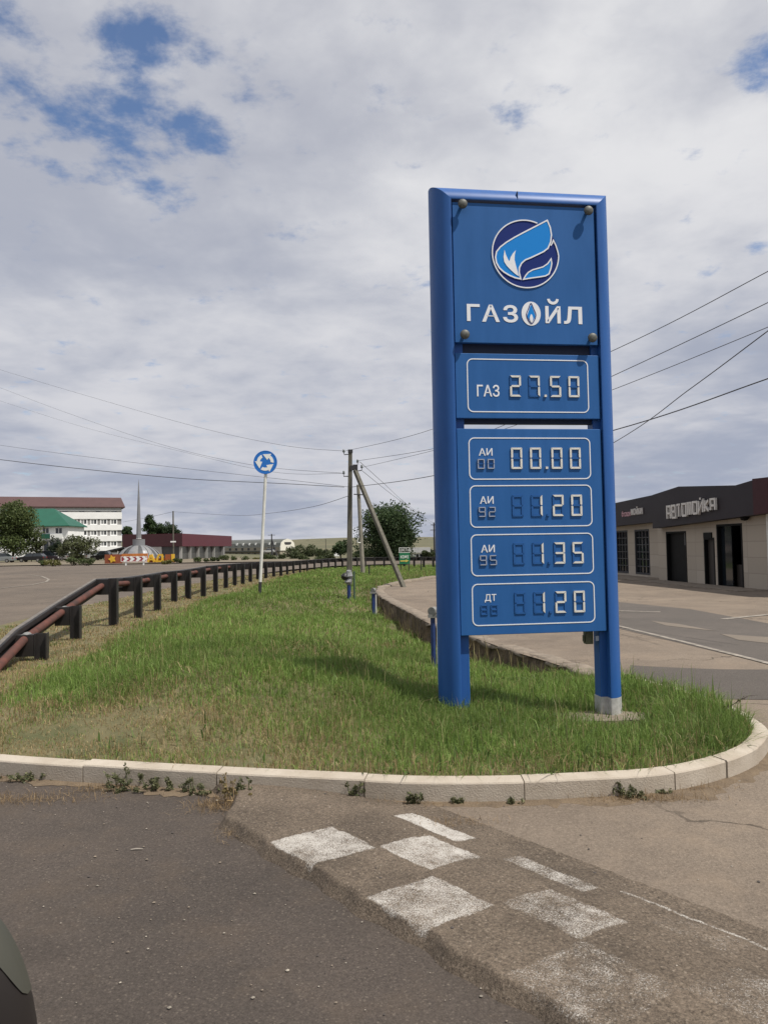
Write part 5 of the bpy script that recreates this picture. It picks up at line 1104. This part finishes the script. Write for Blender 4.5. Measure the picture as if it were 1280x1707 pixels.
def build_litter():
    for i, (px, py, h, sp, n, lab) in enumerate(((12, 1300, .07, .25, 30, 'low weeds at the foot of the kerb at the left edge'), (60, 1302, .06, .2, 22, 'low weed strip right of the first kerb joint'), (205, 1313, .16, .10, 16, 'upright weed against the kerb left of the large clump'), (235, 1318, .13, .22, 60, 'largest leafy weed clump at the foot of the kerb'), (275, 1320, .09, .2, 40, 'sprawling weeds right of the largest clump'), (312, 1322, .15, .06, 14, 'thin tall weed at a kerb joint'), (345, 1325, .07, .14, 24, 'small weed tuft left of the hump end'), (385, 1335, .20, .08, 16, 'dry thin stalk at the corner of the painted hump'), (405, 1325, .12, .08, 14, 'bent weed against the kerb over the hump end'),
                                                (596, 1326, .10, .06, 18, 'small dark weed at the kerb above the first white squares'), (691, 1342, .10, .06, 20, 'weed tuft at the kerb near the long white strip'), (761, 1341, .05, .05, 12, 'tiny weed at the kerb right of the white strip'), (860, 1341, .04, .06, 12, 'tiny weed under a kerb joint'), (1043, 1330, .11, .05, 18, 'upright dark weed beside the straw heap'), (1060, 1332, .06, .13, 34, 'low leafy weed by the straw heap at the kerb'), (1108, 1325, .035, .06, 10, 'tiny weed right of the straw heap'))):
        weed(px, py, h, lab, 300+i, sp, n, z=.0 if px < 380 or px > 640 else .03, dry=(px == 385))
    b = G(1178, 1196, .12); root = empty('bare_twig', tuple(b)); tag(root, 'bare thin twig leaning right above the far kerb', 'twig'); m = MB(); e = D(1247, 1160, b[1])-b
    m.tube([(0,0,-.05), e*.4+np.array([0,0,-.01]), e*.75, e, e*1.06+np.array([.06,0,-.005])], [.005, .004, .003, .0025, .001], 5); rg = np.random.default_rng(5)
    for t in np.linspace(.2, .95, 9): p = e*t; m.tube([p, p+np.array([rg.uniform(-.03,.04), rg.uniform(-.03,.03), rg.uniform(.0,.05)])], [.002, .001], 4)
    m.build('stem', mat('twig_bark', (.06, .045, .035), .9), root); leafcloud('leaves', [e*t for t in np.linspace(.3, .95, 10)], [.02]*10, 60, .014, (.06,.055,.03), (.09,.08,.04), root, 77)
    rg = np.random.default_rng(8); xs = []; ys = []
    for px, py, sx, sy, n in ((20, 1335, .30, .06, 700), (170, 1318, .12, .04, 260), (365, 1345, .09, .07, 520), (398, 1385, .05, .09, 220), (1075, 1335, .18, .035, 420), (1150, 1318, .15, .03, 160), (740, 1375, .14, .05, 160), (60, 1300, .3, .03, 120), (620, 1345, .3, .03, 120)):
        p = G(px, py); xs.append(p[0]+rg.normal(0, sx, n)); ys.append(p[1]+rg.normal(0, sy, n))
    xs, ys = np.concatenate(xs), np.concatenate(ys); n = len(xs)
    blades('dry_straw', xs, ys, rg.uniform(.02, .06, n), np.full(n, .0026), np.tile([[.30, .215, .125]], (n, 1))*rg.uniform(.6, 1.3, (n, 1)), MT['grass'], lean=1.5, curl=.9, zmin=.08, zz=np.full(n, .016))
    m = MB(); icos = [(0,0,1),(.9,0,.3),(.3,.85,.3),(-.7,.5,.3),(-.7,-.5,.3),(.3,-.85,.3),(0,0,-.3)]; fs = [(0,1,2),(0,2,3),(0,3,4),(0,4,5),(0,5,1),(6,2,1),(6,3,2),(6,4,3),(6,5,4),(6,1,5)]
    for i in range(900):
        if i < 700: x, y = rg.uniform(-2.6, .6), rg.uniform(2.2, 5.0)
        else: x, y = rg.uniform(.3, 3.2), rg.uniform(2.6, 4.9)
        if i % 3 == 0:
            t = rg.uniform(0, 1); j = int(t*(len(KL)-1)); x, y = KL[j, 0]-KN[j, 0]*abs(rg.normal(0, .12)), KL[j, 1]-KN[j, 1]*abs(rg.normal(0, .12))
        s = rg.exponential(.0022)+.0022; s = min(s, .010); a = rg.uniform(0, 6.28); ca, sa = math.cos(a), math.sin(a); u = -.0
        vx, vy = x+.85, y-4.47; uu, v2 = vx*.62-vy*.785, vx*.785+vy*.62; zb = .008+(.058*float(smoothstep(np.array(v2), -.07, .04)*(1-smoothstep(np.array(v2), .45, 1.06))) if uu > -.9 else 0)
        m.mat(int(rg.integers(0, 3))); m.add([(x+s*(p[0]*ca-p[1]*sa), y+s*(p[0]*sa+p[1]*ca), zb+s*.7*p[2]) for p in icos], fs)
    tag(m.build('pebbles', [MT['stone'], MT['cap'], mat('dark_pebble', (.07, .06, .055), .9)]), kind='stuff')
    p = G(228, 1416, .01); o = MB().tube([(-.03, 0, 0), (0, .004, .002), (.032, .007, 0)], [.003, .004, .002], 6).build('stick', mat('pale_wood', (.30, .27, .23), .8)); o.location = tuple(p); tag(o, 'short pale stick lying on the dark asphalt', 'stick')
build_litter()

# ------------------------------------------------------------------ the van whose mirror reaches into the corner
def build_van():
    root = empty('parked_van', (-1.6, -.8, 0)); tag(root, 'parked dark van whose wing mirror rim shows at the lower left corner', 'van')
    DG = mat('van_paint', (.05, .05, .052), .35, coat=.3); o = np.array([-1.6, -.8, 0]); PT = mat('mirror_plastic', (.018, .015, .014), .5, spec=.25); TR = mat('mirror_trim', (.055, .055, .045), .5, spec=.25)
    b = MB().box(-.75, .70, -2.4, 2.2, .3, 1.0).build('body', DG, root); bevel(b, .08, 3)
    g = MB().add([(-.7, -2.3, 1.0), (.66, -2.3, 1.0), (.66, 1.7, 1.0), (-.7, 1.7, 1.0), (-.55, -2.2, 1.9), (.5, -2.2, 1.9), (.5, .8, 1.9), (-.55, .8, 1.9)], [(0,3,2,1), (4,5,6,7), (0,1,5,4), (1,2,6,5), (2,3,7,6), (3,0,4,7)]).build('windows', GLASS, root)
    MB().box(-.56, .51, -2.21, .81, 1.901, 1.95).build('roof', DG, root)
    for x in (-.68, .62):
        for y in (-1.6, 1.5): MB().tube([(x-.1, y, .33), (x+.1, y, .33)], .33, 18).build('wheel', MT['black'], root)
    c = D(-88, 1800, .75)-o; a = np.array([.0843, .055, .1686])
    def ell(n, m, sc, f=None):
        V = []; F = []
        for i in range(n+1):
            th = math.pi*i/n
            for j in range(m):
                ph = 2*math.pi*j/m; x, y, z = math.sin(th)*math.cos(ph), math.sin(th)*math.sin(ph), math.cos(th)
                V.append(c+a*sc*np.array([x, y, z]))
        for i in range(n):
            for j in range(m):
                q = (i*m+j, (i+1)*m+j, (i+1)*m+(j+1) % m, i*m+(j+1) % m)
                if f is None or f(i/n, j/m): F.append(q)
        return V, F
    mh = MB(); mh.add(*ell(24, 32, 1.0)); h = mh.build('mirror_housing', PT, root, smooth=True)
    t = MB(); rows = []
    for q in np.linspace(27, 104, 40):
        k = abs(q-58); inn = .92+.08*min(1, (k/46)**1.6) if q > 58 else .92+.08*min(1, (k/31)**1.4); row = []
        for rho in np.linspace(inn, 1.0, 8):
            x, z = rho*math.cos(R(q)), rho*math.sin(R(q)); row.append(c+a*1.012*np.array([x, -math.sqrt(max(0, 1-rho*rho)), z]))
        row.append(c+a*1.012*np.array([math.cos(R(q))*.97, .24, math.sin(R(q))*.97])); rows.append(row)
    t.add([p for r_ in rows for p in r_], [(i*9+j, i*9+j+1, i*9+j+10, i*9+j+9) for i in range(39) for j in range(8)])
    t.build('trim', TR, h, smooth=True)
    MB().tube([c+np.array([-.02, .02, -.06]), c+np.array([-.12, .02, -.14]), np.array([.64, c[1]-.05, 1.02])], [.025, .03, .035], 8).build('mirror_arm', PT, h, smooth=True)
build_van()
